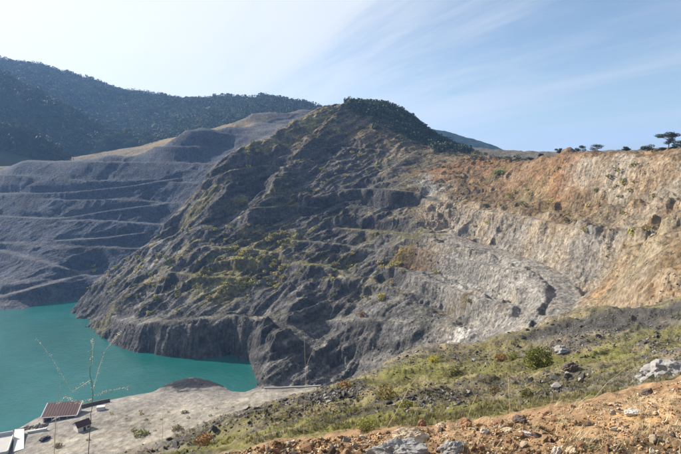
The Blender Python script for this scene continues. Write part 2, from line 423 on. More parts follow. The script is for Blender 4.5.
def rib(pix, width, dz, rmin=140):
    """a rib (dz > 0) or a gully (dz < 0) along these photograph points, fading at both ends"""
    p3 = [pick(*q_, rmin) for q_ in dense(pix, 6)]
    idx, d, _ = near_line(p3, width * 3.5)
    x, y = X[idx], Y[idx]; wob = 1 + .35 * fbm(x / 30, y / 30, 3, 11)
    e = np.minimum(np.hypot(x - p3[0][0], y - p3[0][1]), np.hypot(x - p3[-1][0], y - p3[-1][1]))
    v = np.clip(1 - d / (width * 1.7 * wob), 0, 1)
    Z[idx] += (dz * (.6 * v * v * (3 - 2 * v) + .4 * v) * (.25 + .75 * sstep(0, width * 3, e))).astype(np.float32)
def scarp(pix, h, w, reach=22, up=.5, rmin=130):
    """a steep break of slope; the ground left of the line's direction stands h higher"""
    p3 = np.array([pick(*q_, rmin) for q_ in dense(pix, 6)])
    idx, d, _ = near_line(p3, reach * 1.2)
    x, y = X[idx], Y[idx]
    best = np.full(len(x), 1e9); sg = np.zeros(len(x))
    for a, b in zip(p3[:-1], p3[1:]):
        dx, dy = b[0] - a[0], b[1] - a[1]; L = dx * dx + dy * dy + 1e-9
        t = np.clip(((x - a[0]) * dx + (y - a[1]) * dy) / L, 0, 1)
        dd = np.hypot(x - a[0] - t * dx, y - a[1] - t * dy); c = np.sign(dx * (y - a[1]) - dy * (x - a[0]))
        k = dd < best; best[k] = dd[k]; sg[k] = c[k]
    e = np.minimum(np.hypot(x - p3[0][0], y - p3[0][1]), np.hypot(x - p3[-1][0], y - p3[-1][1]))
    s_ = sg * best + 1.6 * w * fbm(x / 8, y / 8, 4, 17, .6)
    Z[idx] += (h * (.5 * np.tanh(s_ / w) - .5 + up) * (1 - sstep(.25 * reach, reach, best)) * sstep(0, reach * .6, e)).astype(np.float32)

# ---- broad relief first, then benches cut into it, then rock texture
zA, zB, zC, zD, zE = ZW
near = 1 - sstep(95, 150, RG)
ux, uy = (X * .72 + Y * .70), (-X * .70 + Y * .72)      # u runs up and right across the face, v across the beds
wz = fbm(X / 60, Y / 60, 3, 2)
spurm = 1 - sstep(-10, 70, X)
gul = ridged(ux / 150 + .3 * wz, uy / 24 + .9 * wz, 2, 40) - 1.0
Z += ((zC * (.9 + 2.7 * spurm) + zE * 1.0) * gul * RGH * (1 - near)).astype(np.float32)
dx_, dy_ = (X * .97 + Y * .24), (-X * .24 + Y * .97)      # fall line of the right-hand slopes, and along them
gulD = ridged(dx_ / 80 + .4 * wz, dy_ / 19 + .6 * wz, 3, 45) - 1.1
Z += (zD * 1.5 * gulD * RGH * (1 - near) * sstep(-60, -40, Z)).astype(np.float32)
# benches of the far pit wall: level floors, steep straight faces
stp = 21.0
q = (Z + 3.5 * fbm(X / 140, Y / 140, 2, 77) + X * .04) / stp
fr = q - np.floor(q)
Z += (zE * (.35 + .6 * sstep(-.35, .35, fbm(X / 70, Y / 70, 3, 78))) * sstep(.45, .7, RGH) * stp * (np.clip((fr - .22) / .72, 0, 1) - fr) * (Z > LAKE - 2)).astype(np.float32)
# ribs, gullies and breaks of slope seen on the faces
for pts_, w_, h_ in [
        ([(347, 108), (320, 135), (292, 165), (268, 195), (250, 215)], 11, 8), ([(302, 190), (250, 213), (205, 233), (165, 262), (142, 284)], 9, 6),
        ([(255, 226), (225, 255), (190, 285), (165, 300)], 8, 5), ([(376, 131), (332, 160), (300, 182)], 9, 5), ([(262, 232), (272, 240), (282, 243)], 12, 6),
        ([(303, 276), (293, 298), (287, 318)], 10, 8), ([(420, 150), (395, 170), (372, 186)], 8, 4), ([(405, 240), (385, 262), (350, 290)], 9, 4), ([(437, 262), (420, 285), (395, 318)], 9, 4),
        ([(278, 145), (260, 172), (240, 198), (215, 222), (178, 250)], 14, -19), ([(292, 206), (240, 241), (200, 264), (160, 296)], 7, -5), ([(338, 150), (298, 186), (272, 212)], 8, -5),
        ([(285, 254), (276, 285), (264, 310)], 10, -9), ([(326, 296), (321, 320)], 7, -5), ([(350, 196), (335, 220), (318, 240)], 12, -4), ([(212, 195), (190, 222), (160, 240)], 7, -4),
        ([(500, 296), (508, 316), (511, 336)], 4, 4.5), ([(350, 330), (330, 350), (305, 372)], 9, 4), ([(385, 320), (360, 345), (345, 372)], 8, -4), ([(130, 262), (112, 282), (95, 305)], 9, 4),
        ([(612, 205), (585, 222), (565, 232)], 5, 3.5), ([(660, 185), (630, 212), (605, 240)], 6, 4), ([(640, 185), (612, 214), (590, 238)], 6, -4), ([(540, 165), (525, 185), (500, 205)], 6, 3), ([(681, 190), (660, 225), (640, 245)], 6, -5),
        ([(560, 185), (540, 205), (520, 220)], 5, -3), ([(676, 215), (665, 240), (650, 262)], 5, 4)]:
    rib(pts_, w_, h_ * (1.15 if pts_[0][0] > 530 else .65))
# buttresses of the pale cliff over the curved track
idx, d, _ = near_line([P(*q_) for q_ in [(447, 217, 387), (470, 225, 366), (500, 232, 338), (530, 240, 309), (560, 248, 281), (585, 255, 261), (606, 264, 242)]], 30)
bt = ridged(dy_[idx] / 17 + .25 * wz[idx], dx_[idx] / 40, 4, 88, .55) - 1.15
Z[idx] += (4.6 * bt * (1 - sstep(5, 14, d))).astype(np.float32)
scarp([(575, 184), (610, 184), (645, 186), (690, 190)], 5.5, 1.1, 14, .4)
scarp([(560, 205), (600, 210), (640, 206), (690, 208)], 3.5, 1.3, 13, .4)
scarp([(560, 170), (590, 168), (620, 168), (650, 168), (690, 170)], 9, 1.2, 20, .3)
scarp([(536, 320), (549, 305), (553, 291), (540, 278), (522, 266)], 5, 1.0, 14, .7)
scarp([(374, 196), (392, 198), (414, 196)], 9, 1.6, 16)
scarp([(330, 222), (365, 222), (405, 226)], 5, 1.8, 14)
scarp([(320, 284), (350, 286), (385, 292)], 5, 1.8, 14)
scarp([(290, 340), (315, 352), (350, 356)], 6, 2, 16)
scarp([(425, 250), (450, 256), (480, 262)], 4, 1.5, 14)
scarp([(395, 292), (430, 296), (470, 306)], 4, 1.5, 14)
scarp([(402, 252), (440, 263), (480, 276), (508, 290), (520, 308)], 8, 1.0, 16)
scarp([(392, 276), (430, 288), (465, 300), (488, 312), (497, 330)], 7, 1.0, 14)
scarp([(210, 262), (240, 264), (275, 262)], 4, 1.2, 12)
scarp([(300, 205), (330, 200), (352, 192)], 5, 1.4, 14)
scarp([(235, 180), (255, 186), (290, 182)], 4, 1.3, 14)
# benches and tracks cut into the faces
track([(118, 317, 350), (140, 321, 326), (170, 321, 317), (200, 317.5, 316), (228, 315.5, 318), (262, 318.5, 309), (290, 327, 301), (318, 346, 290)], 3.0, 4, 'g', .5)
track([(300, 331), (325, 360), (335, 384)], 1.2, 2, 'bg_', .6, cut=False)
track([(0, 296), (50, 283), (98, 268)], 3.5, 5, 'bg_', .3)
track([(0, 250), (45, 261), (92, 276)], 3.5, 5, 'bg_', .25)
track([(0, 193), (60, 193), (130, 186), (178, 178)], 2.5, 5, 'bg_', .1)
track([(60, 240), (100, 238), (138, 233)], 2.5, 5, 'bg_', .2)
track([(0, 216), (60, 219), (110, 210), (160, 204)], 2, 5, 'bg_', .1)
track([(350, 189), (380, 188), (415, 192), (436, 201)], 5, 4, 'g', .6)
track([(340, 228), (370, 230), (400, 233), (415, 238)], 4, 5, 'ol', .6)
track([(300, 262), (330, 266), (352, 278)], 3, 5, 'g', .4)
track([(138, 262), (147, 280), (160, 285)], 1.4, 2, 'be', .7, cut=False)
track([(232, 170), (262, 165), (300, 168)], 1.6, 2.5, 'ol', .4)
track([(250, 208), (290, 205), (330, 208)], 1.8, 2.5, 'ol', .4)
track([(205, 246), (240, 247), (275, 252)], 1.8, 2.5, 'ol', .4)
track([(295, 240), (335, 243), (372, 250)], 2.0, 2.5, 'g', .5)
track([(170, 272), (205, 276), (245, 277)], 1.6, 2.5, 'ol', .4)
track([(330, 320), (365, 318), (400, 322)], 2, 3, 'bg_', .4)
track([(405, 246), (435, 252), (475, 262), (515, 270)], 2.2, 2.5, 'lg', .5)
track([(400, 268), (440, 283), (480, 298), (508, 304)], 1.8, 2.5, 'lg', .4)
track([(300, 150), (340, 146), (385, 150)], 1.5, 2.5, 'br', .4)
track([(465, 208), (500, 212), (535, 218), (570, 226)], 2, 2.5, 'be', .4)
track([(447, 234, 366), (470, 243, 345), (500, 252, 318), (530, 262, 291), (556, 275, 267), (567, 291, 245), (562, 307, 226)], 4.5, 4, 'lg', .7)

track([(50, 448), (110, 428), (170, 411), (250, 398), (310, 391)], 2.0, 2, (.33, .305, .265), .6, cut=False)
track([(150, 446), (200, 425), (255, 404)], 1.4, 2, (.33, .305, .265), .5, cut=False)
track([(60, 428), (100, 415), (150, 403), (200, 398)], 1.6, 2, (.22, .205, .185), .5, cut=False)
# rock and soil texture; the sample point climbs with the ground so that steep faces are not smeared
amp = RGH * (1 - near) * (1 - .85 * TRK)
Xs, Ys = X + .6 * Z, Y + .8 * Z
d1 = ridged(ux / 85 + .5 * wz, uy / 8.5 + .5 * wz, 2, 50) - 1.1
d1b = ridged(ux / 26 + .5 * wz, uy / 3.6 + .7 * wz, 2, 53) - 1.1
d2 = fbm(Xs / 15, Ys / 15, 6, 60, .6)
d3 = ridged(Xs / 6, Ys / 6, 3, 66, .55) - 1.1
crag = sstep(-.15, .45, fbm(X / 55, Y / 55, 3, 71)); crag = np.maximum(crag, .7 * spurm)        # craggy ground against smooth scree
Z += (amp * (zC * (.3 + .7 * crag) * ((1.9 * d1 + .9 * d1b) * (.4 + .6 * spurm) + .75 * d2 + .3 * d3) + zD * (2.1 * d2 + .7 * d3) + zE * (.25 * d1b + .5 * d2 + .2 * d3) + zB * (.3 * d2))).astype(np.float32)
# ledges: beds of the mountain dip to the left, those of the right-hand slopes lie nearly level
def ledges(q, p, lo, hi):
    q = q / p; fr = q - np.floor(q); return p * (np.clip((fr - lo) / (hi - lo), 0, 1) - fr)
wl_ = 2.5 * fbm(X / 30, Y / 30, 4, 86)
Z += (amp * zC * (.25 + .55 * crag) * (.7 * ledges(Z - .45 * X + 2 * wl_, 9., .3, .75) + .5 * ledges(Z - .42 * X + .2 * Y + wl_, 3.6, .3, .7)) * sstep(-.35, .25, fbm(X / 40, Y / 40, 3, 87))).astype(np.float32)
Z += (amp * zD * sstep(-52, -42, Z) * (.9 * ledges(Z + .08 * Y + 1.6 * wl_, 7.5, .45, .8) + .7 * ledges(Z + .06 * Y + wl_, 3.0, .35, .7)) * sstep(-.4, .2, fbm(X / 30, Y / 30, 3, 89))).astype(np.float32)
# near slope: hummocks, then clods
f = sstep(9, 26, RG)
Z += (zA * near * (f * (.9 * fbm(X / 9, Y / 9, 4, 90, .5) + .45 * (ridged(X / 3.2, Y / 3.2, 3, 95) - 1)) * RGH
      + (1 - f) * (.10 * fbm(X / .9, Y / .9, 3, 97, .5) + .030 * fbm(X / .2, Y / .2, 2, 99)))).astype(np.float32)

# ---- ground colours: patches seen in the photograph, then mottling
gx = np.gradient(Z, axis=0) / np.gradient(RG, axis=0); ga = np.gradient(Z, axis=1) / (RG * (AZ[1] - AZ[0]))
slope = np.hypot(gx, ga)
for _ in range(2): slope[1:-1, 1:-1] = (slope[:-2, 1:-1] + slope[2:, 1:-1] + slope[1:-1, :-2] + slope[1:-1, 2:]) / 4
Xs, Ys = X + .6 * Z, Y + .8 * Z
mot = fbm(Xs / 26, Ys / 26, 5, 120, .6); mot2 = fbm(Xs / 5, Ys / 5, 4, 130, .6)
def tint(mask, colour):
    k = np.clip(mask, 0, 1)[..., None]
    COL[...] = COL * (1 - k) + np.array(PAL.get(colour, colour)) * k
far = 1 - near
# dry olive growth on the beds of the spur and below the summit, thickest on gentle ground
veg = sstep(.02, .5, fbm(ux / 60, uy / 16, 5, 140, .6) + .25 * mot2 - .35 * (slope - .6))
zup = sstep(-95, -60, Z) * (1 - .5 * sstep(150, 250, X + 150))
spur = 1 - sstep(10, 110, X)
tint(zC * far * veg * zup * (.3 + .55 * spur), (.20, .175, .075))
tint(zC * far * sstep(-5, 45, Z) * .7 * sstep(-.5, .3, mot), (.19, .15, .085))
tint(zC * far * sstep(-30, 10, Z) * sstep(0, 60, X) * .45, (.19, .155, .105))
tint(zC * far * .45 * sstep(.15, .6, fbm(ux / 40, uy / 7, 5, 150, .6)), (.24, .225, .205))
tint(zC * far * .4 * sstep(.1, .6, fbm(ux / 50, uy / 10, 5, 152, .6)), (.055, .053, .055))
tint(zD * far * .5 * sstep(.1, .6, fbm(Xs / 18, Ys / 18, 5, 160, .6)) * sstep(-30, -10, Z), 'br')
tint(zD * far * .35 * sstep(.15, .6, fbm(Xs / 16, Ys / 16, 5, 165, .6)), 'po')
tint(zD * far * .5 * sstep(.2, .6, fbm(Xs / 26, Ys / 26, 5, 168, .6)) * sstep(-34, -14, Z) * (1 - sstep(.7, 1.2, slope)), 'ol')
tint(zD * far * .6 * sstep(.12, .45, fbm(Xs / 10, Ys / 10, 5, 191, .65)) * sstep(-58, -46, Z), (.17, .125, .085))
tint(zD * far * .5 * sstep(.18, .5, fbm(Xs / 12, Ys / 12, 5, 193, .65)) * sstep(-58, -46, Z), (.27, .255, .24))
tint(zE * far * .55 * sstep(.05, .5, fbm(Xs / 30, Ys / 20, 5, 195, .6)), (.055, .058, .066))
# bare pale rock on the steep steps, soil and dry growth on the ledges
tint(zD * far * .65 * sstep(1.0, 1.6, slope) * sstep(-58, -46, Z), (.34, .29, .225))
tint(zD * far * .7 * (1 - sstep(.6, 1.1, slope)) * sstep(-44, -34, Z) * (1 - TRK), (.18, .125, .072))
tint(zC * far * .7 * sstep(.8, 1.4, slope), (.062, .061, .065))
tint(zC * far * .45 * (1 - sstep(.3, .62, slope)) * sstep(-100, -80, Z), (.17, .155, .085))
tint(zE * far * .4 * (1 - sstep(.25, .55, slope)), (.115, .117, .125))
# brown debris between the cliffs, the pale band under the rim, the grey-white lower cliff
for pts_, w_, c_, k_ in [([(465, 188), (500, 198), (535, 207), (565, 218), (600, 230)], 10, (.175, .122, .072), .75), ([(530, 178), (555, 190), (590, 206), (620, 215)], 9, (.20, .135, .078), .75), ([(470, 165), (500, 170), (530, 172)], 16, (.23, .14, .08), .6),
        ([(563, 167), (600, 169), (640, 169), (690, 171)], 2.5, (.40, .36, .30), .7), ([(600, 186), (640, 187), (690, 190)], 2.5, (.40, .35, .28), .6), ([(545, 200), (575, 212), (600, 222)], 4, 'yg', .5), ([(520, 190), (540, 196)], 6, 'yg', .5), ([(640, 205), (665, 212)], 7, 'orr', .6), ([(620, 195), (650, 192), (680, 195)], 7, 'be', .5)]:
    track(pts_, w_, 1, c_, k_, cut=False)
idx, d, _ = near_line([P(*q_) for q_ in [(447, 219, 385), (470, 227, 364), (500, 234, 336), (530, 243, 307), (560, 251, 280), (585, 257, 260), (606, 267, 241)]], 20)
k = (.75 * (1 - sstep(4, 9, d + 2.5 * fbm(Xs[idx] / 9, Ys[idx] / 9, 4, 197))) * sstep(-.35, .2, fbm(Xs[idx] / 20, Ys[idx] / 20, 4, 198)))[..., None]
COL[idx] = COL[idx] * (1 - k) + np.array((.33, .305, .27)) * k
# near slope: grass against black slag
g1 = fbm(X / 7, Y / 7, 5, 170, .6)
tint(zA * near * f * .45 * sstep(.05, .45, g1), 'gr')
tint(zA * near * f * .6 * sstep(.05, .4, fbm(X / 9, Y / 5, 5, 172, .6)), (.17, .145, .115))
tint(zA * near * f * .5 * sstep(.1, .5, fbm(X / 4, Y / 4, 4, 175)), (.27, .22, .14))
tint(zA * near * f * .7 * sstep(.25, .5, fbm(X / 8, Y / 3.5, 5, 180, .6)), 'sl')
tint(zB * .5 * sstep(0, .5, fbm(X / 16, Y / 9, 4, 185)), 'bg_')
for (px, py, rx, ry, c, s, a) in [
        (130, 146, 34, 22, 'dry', .9, .2), (150, 140, 16, 12, 'dry', .8, 0), (110, 150, 22, 10, 'dry', .7, 0),
        (160, 246, 7, 14, 'lg', .9, -.6), (150, 262, 10, 6, 'lg', .6, 0), (120, 268, 8, 6, 'lg', .5, 0),
        (235, 270, 26, 18, 'ol', .7, .6), (275, 232, 20, 16, 'ol', .6, 0), (225, 285, 18, 14, 'ol', .6, .5), (105, 318, 14, 10, 'ol', .5, 0),
        (200, 205, 22, 8, 'ol', .7, .8), (280, 195, 20, 10, 'ol', .45, .6), (310, 118, 26, 10, (.30, .27, .15), .8, 0), (265, 142, 24, 8, (.27, .24, .14), .7, .6),
        (340, 175, 40, 26, (.10, .095, .10), .7, 0), (330, 215, 34, 26, 'dg', .7, 0), (355, 200, 26, 16, 'dg', .8, 0), (392, 199, 16, 6, (.07, .07, .075), .9, 0),
        (432, 184, 13, 18, 'lg', .9, .3), (440, 176, 8, 10, 'lg', .8, 0), (420, 197, 16, 6, 'g', .7, 0),
        (410, 236, 12, 5, 'gr', .55, 0), (375, 232, 16, 4, 'ol', .6, 0), (408, 262, 15, 6, (.17, .11, .06), .6, -.5), (425, 270, 14, 6, (.17, .115, .065), .6, -.5), (432, 236, 10, 5, 'gr', .4, 0),
        (452, 294, 9, 4, (.16, .11, .04), .8, -.4), (465, 301, 8, 3.5, (.15, .11, .04), .8, 0), (400, 255, 9, 4, (.17, .13, .05), .8, 0),
        (345, 268, 14, 8, (.10, .10, .05), .6, 0), (470, 270, 40, 30, 'lg', .5, 0), (500, 290, 30, 20, (.36, .34, .31), .5, 0), (455, 325, 9, 7, 'be', .7, .3), (462, 333, 6, 5, (.6, .58, .54), .8, .3),
        (400, 310, 40, 26, 'g', .5, 0), (480, 165, 50, 24, (.25, .13, .06), .7, 0), (500, 172, 10, 7, 'gr', .5, 0), (465, 172, 26, 18, 'br', .6, 0),
        (570, 170, 14, 18, (.30, .18, .11), .45, 0), (552, 172, 10, 12, (.33, .18, .10), .5, 0), (600, 170, 24, 5, (.40, .35, .29), .6, -1.33), (630, 166, 20, 5, (.42, .37, .31), .6, -1.33), (665, 168, 20, 5, (.4, .35, .28), .6, -1.33),
        (655, 180, 18, 5, 'orr', .6, -1.33), (530, 200, 14, 8, 'yg', .6, 0), (585, 205, 20, 10, 'br', .6, 0), (600, 225, 16, 9, 'be', .5, 0), (575, 222, 16, 9, (.4, .33, .24), .6, 0),
        (640, 222, 16, 10, 'be', .6, 0), (665, 225, 14, 9, 'po', .6, 0), (672, 255, 9, 7, 'br', .7, 0), (600, 292, 7, 7, 'orr', .6, 0), (635, 264, 12, 9, 'yg', .5, 0), (585, 262, 10, 10, 'lg', .7, 0),
        (560, 318, 10, 6, 'yg', .6, 0), (478, 240, 12, 4, 'po', .5, 0), (530, 242, 12, 5, 'po', .6, 0), (505, 232, 8, 5, 'g', .6, 0), (470, 226, 8, 5, 'g', .5, 0)]:
    patch(px, py, rx, ry, c, s, a, seed=int(px) % 17)
patch(192, 382, 15, 9, (.022, .023, .027), .95, 0, 3)  # dark spit: its shade is put into these near-black patches
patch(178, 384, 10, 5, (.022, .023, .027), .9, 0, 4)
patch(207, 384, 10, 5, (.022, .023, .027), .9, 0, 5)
for (px, py, rx, ry, c, s, a) in [   # the near slope
        (330, 392, 5, 3.0, 'sl', .9, .2), (300, 398, 4, 2.0, 'sl', .8, .2), (250, 414, 4, 1.6, 'sl', .9, .3), (190, 436, 3, 1.4, 'sl', .9, .3), (470, 356, 3, 1.6, 'sl', .9, 0),
        (410, 420, 3.2, 2.2, 'gr', .8, 0), (350, 428, 3, 2, 'gr', .7, 0), (440, 414, 3, 2, 'gr', .8, 0), (430, 372, 8, 4, 'gr', .7, 0), (495, 366, 6, 3, 'gr', .7, 0), (500, 362, 5, 2, 'yg', .5, 0),
        (560, 385, 3, 2, 'sl', .6, 0), (560, 347, 4, 3, (.30, .25, .22), .7, 0), (575, 345, 4, 3, 'sl', .6, 0), (600, 325, 12, 5, 'sl', .85, .3), (560, 330, 8, 4, 'sl', .85, .3), (640, 315, 9, 5, 'sl', .7, .3),
        (650, 335, 8, 5, 'gr', .5, 0), (610, 368, 5, 3, 'gr', .5, 0), (655, 372, 2.6, 2.0, 'bg_', .9, 0), (665, 362, 2, 1.2, 'sl', .5, 0),
        (615, 446, .5, .25, (.10, .075, .05), .8, 0), (640, 448, .4, .25, (.10, .075, .05), .8, 0), (628, 420, .35, .4, (.42, .28, .13), .4, 0), (520, 440, .6, .3, (.24, .15, .09), .7, 0), (460, 445, .5, .3, (.22, .14, .09), .6, 0), (580, 425, .5, .4, (.30, .19, .11), .7, 0), (660, 405, .6, .5, (.33, .25, .17), .7, 0), (440, 396, 5, 1.6, 'sl', .6, .1), (480, 378, 4, 2, 'sl', .5, 0), (540, 376, 4, 2, (.2, .17, .12), .6, 0)]:  # the two darkest browns paint the hollow's shade and plants into the soil
    patch(px, py, rx, ry, c, s, a, seed=int(px) % 13)
bq = (Z - .45 * X + .15 * Y) / 2.6                                    # thin beds of lighter and darker rock, dipping left
bed = fbm(bq + .8 * wz, ux / 40, 4, 200, .65)
grit = fbm(Xs / 2.4, Ys / 2.4, 3, 205, .65)
COL *= np.clip(1 + .22 * mot * far + .28 * mot2 + far * (.22 * grit * (1 - zE) + zC * .75 * bed * (.35 + .65 * spurm) + zE * .15 * bed), .35, 2.2)[..., None]
COL *= (1 + .25 * fbm(X / 1.1, Y / 1.1, 3, 190) * near)[..., None]
lum = COL.mean(-1, keepdims=True); COL[...] = lum + 1.15 * (COL - lum)
COL *= .93 * (1 - .27 * (1 - .6 * zB))[..., None]
COL[...] = np.clip(COL, .012, .75)

# ------------------------------------------------------------------ materials
def nodes(name):
    m = bpy.data.materials.new(name); m.use_nodes = True
    t = m.node_tree; t.nodes.clear()
    o = t.nodes.new('ShaderNodeOutputMaterial'); b = t.nodes.new('ShaderNodeBsdfPrincipled')
    t.links.new(b.outputs[0], o.inputs[0])
    return m, t, b
def tnoise(t, vec, scale, detail=6, rough=.6, dist=0):
    n_ = t.nodes.new('ShaderNodeTexNoise'); n_.inputs['Scale'].default_value = scale; n_.inputs['Detail'].default_value = detail
    n_.inputs['Roughness'].default_value = rough; n_.inputs['Distortion'].default_value = dist
    t.links.new(vec, n_.inputs['Vector']); return n_.outputs['Fac']
def tmath(t, op, a, b=None):
    n_ = t.nodes.new('ShaderNodeMath'); n_.operation = op
    for i, v in enumerate((a, b)):
        if v is None: continue
        if isinstance(v, (int, float)): n_.inputs[i].default_value = v
        else: t.links.new(v, n_.inputs[i])
    return n_.outputs[0]
def scale_col(t, col, fac):
    v = t.nodes.new('ShaderNodeVectorMath'); v.operation = 'SCALE'
    t.links.new(col, v.inputs[0]); t.links.new(fac, v.inputs['Scale']); return v.outputs[0]
def terrain_mat(name, s_col, s_big, s_fine, dist_big, dist_fine, var=.7):
    m, t, b = nodes(name)
    at = t.nodes.new('ShaderNodeAttribute'); at.attribute_name = 'albedo'
    pos = t.nodes.new('ShaderNodeNewGeometry').outputs['Position']
    v1 = tnoise(t, pos, s_col, 8, .68)
    fac = tmath(t, 'MAXIMUM', tmath(t, 'ADD', tmath(t, 'MULTIPLY', v1, 4 * var), 1 - 2 * var), .25)
    t.links.new(scale_col(t, at.outputs['Color'], fac), b.inputs['Base Color'])
    b.inputs['Roughness'].default_value = .95; b.inputs['Specular IOR Level'].default_value = .15
    h1 = tnoise(t, pos, s_big, 6, .65, .3)
    vo = t.nodes.new('ShaderNodeTexVoronoi'); vo.inputs['Scale'].default_value = s_big * 1.7; t.links.new(pos, vo.inputs['Vector'])
    h1 = tmath(t, 'ADD', h1, tmath(t, 'MULTIPLY', vo.outputs['Distance'], .45))
    h2 = tnoise(t, pos, s_fine, 5, .7)
    b1 = t.nodes.new('ShaderNodeBump'); b1.inputs['Strength'].default_value = .85; b1.inputs['Distance'].default_value = dist_big; t.links.new(h1, b1.inputs['Height'])
    b2 = t.nodes.new('ShaderNodeBump'); b2.inputs['Strength'].default_value = .8; b2.inputs['Distance'].default_value = dist_fine; t.links.new(h2, b2.inputs['Height'])
    t.links.new(b1.outputs[0], b2.inputs['Normal']); t.links.new(b2.outputs[0], b.inputs['Normal'])
    return m
M_far = terrain_mat('quarry_rock', .5, .35, 1.2, 1.7, .7, .85)
M_near = terrain_mat('slope_soil', 5, 2.2, 14, .16, .03, .45)
M_shore = terrain_mat('shore_gravel', .5, .35, 1.6, .5, .3, .35)

# ------------------------------------------------------------------ the ground sheet, split along its own zones
zone_of = np.argmax(np.stack(ZW), 0)
zone_of = np.where(RG < 112, 0, zone_of)
vid = np.arange(NR * NA, dtype=np.int64).reshape(NR, NA)
quads = np.stack([vid[:-1, :-1], vid[:-1, 1:], vid[1:, 1:], vid[1:, :-1]], -1).reshape(-1, 4)
qz = zone_of[:-1, :-1].ravel()
co = np.stack([X.ravel(), Y.ravel(), Z.ravel()], 1); cc = COL.reshape(-1, 3)
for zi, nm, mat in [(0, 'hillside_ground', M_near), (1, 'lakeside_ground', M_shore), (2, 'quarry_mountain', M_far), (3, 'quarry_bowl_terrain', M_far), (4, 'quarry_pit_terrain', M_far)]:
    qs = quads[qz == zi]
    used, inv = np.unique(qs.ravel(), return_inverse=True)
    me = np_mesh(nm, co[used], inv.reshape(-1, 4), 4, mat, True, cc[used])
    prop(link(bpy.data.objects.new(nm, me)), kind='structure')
# ------------------------------------------------------------------ lake
m_w, t, b = nodes('lake_water')
pos = t.nodes.new('ShaderNodeNewGeometry').outputs['Position']
wc = t.nodes.new('ShaderNodeValToRGB'); t.links.new(tnoise(t, pos, .009, 4, .55, .6), wc.inputs[0])      # drifting sediment
wc.color_ramp.elements[0].position = .35; wc.color_ramp.elements[0].color = (.006, .068, .060, 1)
wc.color_ramp.elements[1].position = .68; wc.color_ramp.elements[1].color = (.013, .108, .112, 1)
t.links.new(wc.outputs[0], b.inputs['Base Color'])
b.inputs['Roughness'].default_value = .08
b.inputs['IOR'].default_value = 1.33
h = tmath(t, 'ADD', tnoise(t, pos, .55, 6, .6), tmath(t, 'MULTIPLY', tnoise(t, pos, .06, 3, .5), 1.5))
bp = t.nodes.new('ShaderNodeBump'); bp.inputs['Distance'].default_value = .6
wind = t.nodes.new('ShaderNodeMapRange'); t.links.new(tnoise(t, pos, .012, 4, .6, .8), wind.inputs['Value'])      # wind patches between calmer water
wind.inputs['From Min'].default_value = .38; wind.inputs['From Max'].default_value = .62; wind.inputs['To Min'].default_value = .12; wind.inputs['To Max'].default_value = .75
t.links.new(wind.outputs[0], bp.inputs['Strength'])
t.links.new(h, bp.inputs['Height']); t.links.new(bp.outputs[0], b.inputs['Normal'])
def sheet(name, x0, x1, y0, y1, z, mat, nx=1, ny=1):
    gx_, gy_ = np.meshgrid(np.linspace(x0, x1, nx + 1), np.linspace(y0, y1, ny + 1))
    v = np.stack([gx_.ravel(), gy_.ravel(), np.full(gx_.size, z)], 1)
    i = np.arange((nx + 1) * (ny + 1)).reshape(ny + 1, nx + 1)
    fa = np.stack([i[:-1, :-1], i[:-1, 1:], i[1:, 1:], i[1:, :-1]], -1).reshape(-1, 4)
    return prop(link(bpy.data.objects.new(name, np_mesh(name, v, fa, 4, mat, False))), kind='structure')
sheet('lake_water', -420, -20, 150, 520, LAKE, m_w)
m_b, t, b = nodes('valley_soil'); b.inputs['Base Color'].default_value = (.16, .15, .11, 1); b.inputs['Roughness'].default_value = 1
sheet('valley_ground', -6000, 6000, -3000, 6000, -128, m_b)

# ------------------------------------------------------------------ haze
def haze(density):
    x0, x1, y0, y1, z0, z1 = -5900, 5900, -2900, 5900, -127, 420
    # the box stands round everything the camera can see
    v = np.array([(x, y, z) for z in (z0 - 3, z1) for y in (y0 - 300, y1 + 300) for x in (x0 - 300, x1 + 300)], float)
    fa = np.array([(0, 2, 3, 1), (4, 5, 7, 6), (0, 1, 5, 4), (2, 6, 7, 3), (0, 4, 6, 2), (1, 3, 7, 5)])
    m = bpy.data.materials.new('haze_air'); m.use_nodes = True; t = m.node_tree; t.nodes.clear()
    o = t.nodes.new('ShaderNodeOutputMaterial'); pv = t.nodes.new('ShaderNodeVolumePrincipled')
    pv.inputs['Color'].default_value = (.27, .51, 1, 1); pv.inputs['Density'].default_value = density; pv.inputs['Anisotropy'].default_value = .25
    t.links.new(pv.outputs[0], o.inputs['Volume'])
    prop(link(bpy.data.objects.new('haze', np_mesh('haze', v, fa, 4, m, False))), kind='stuff')
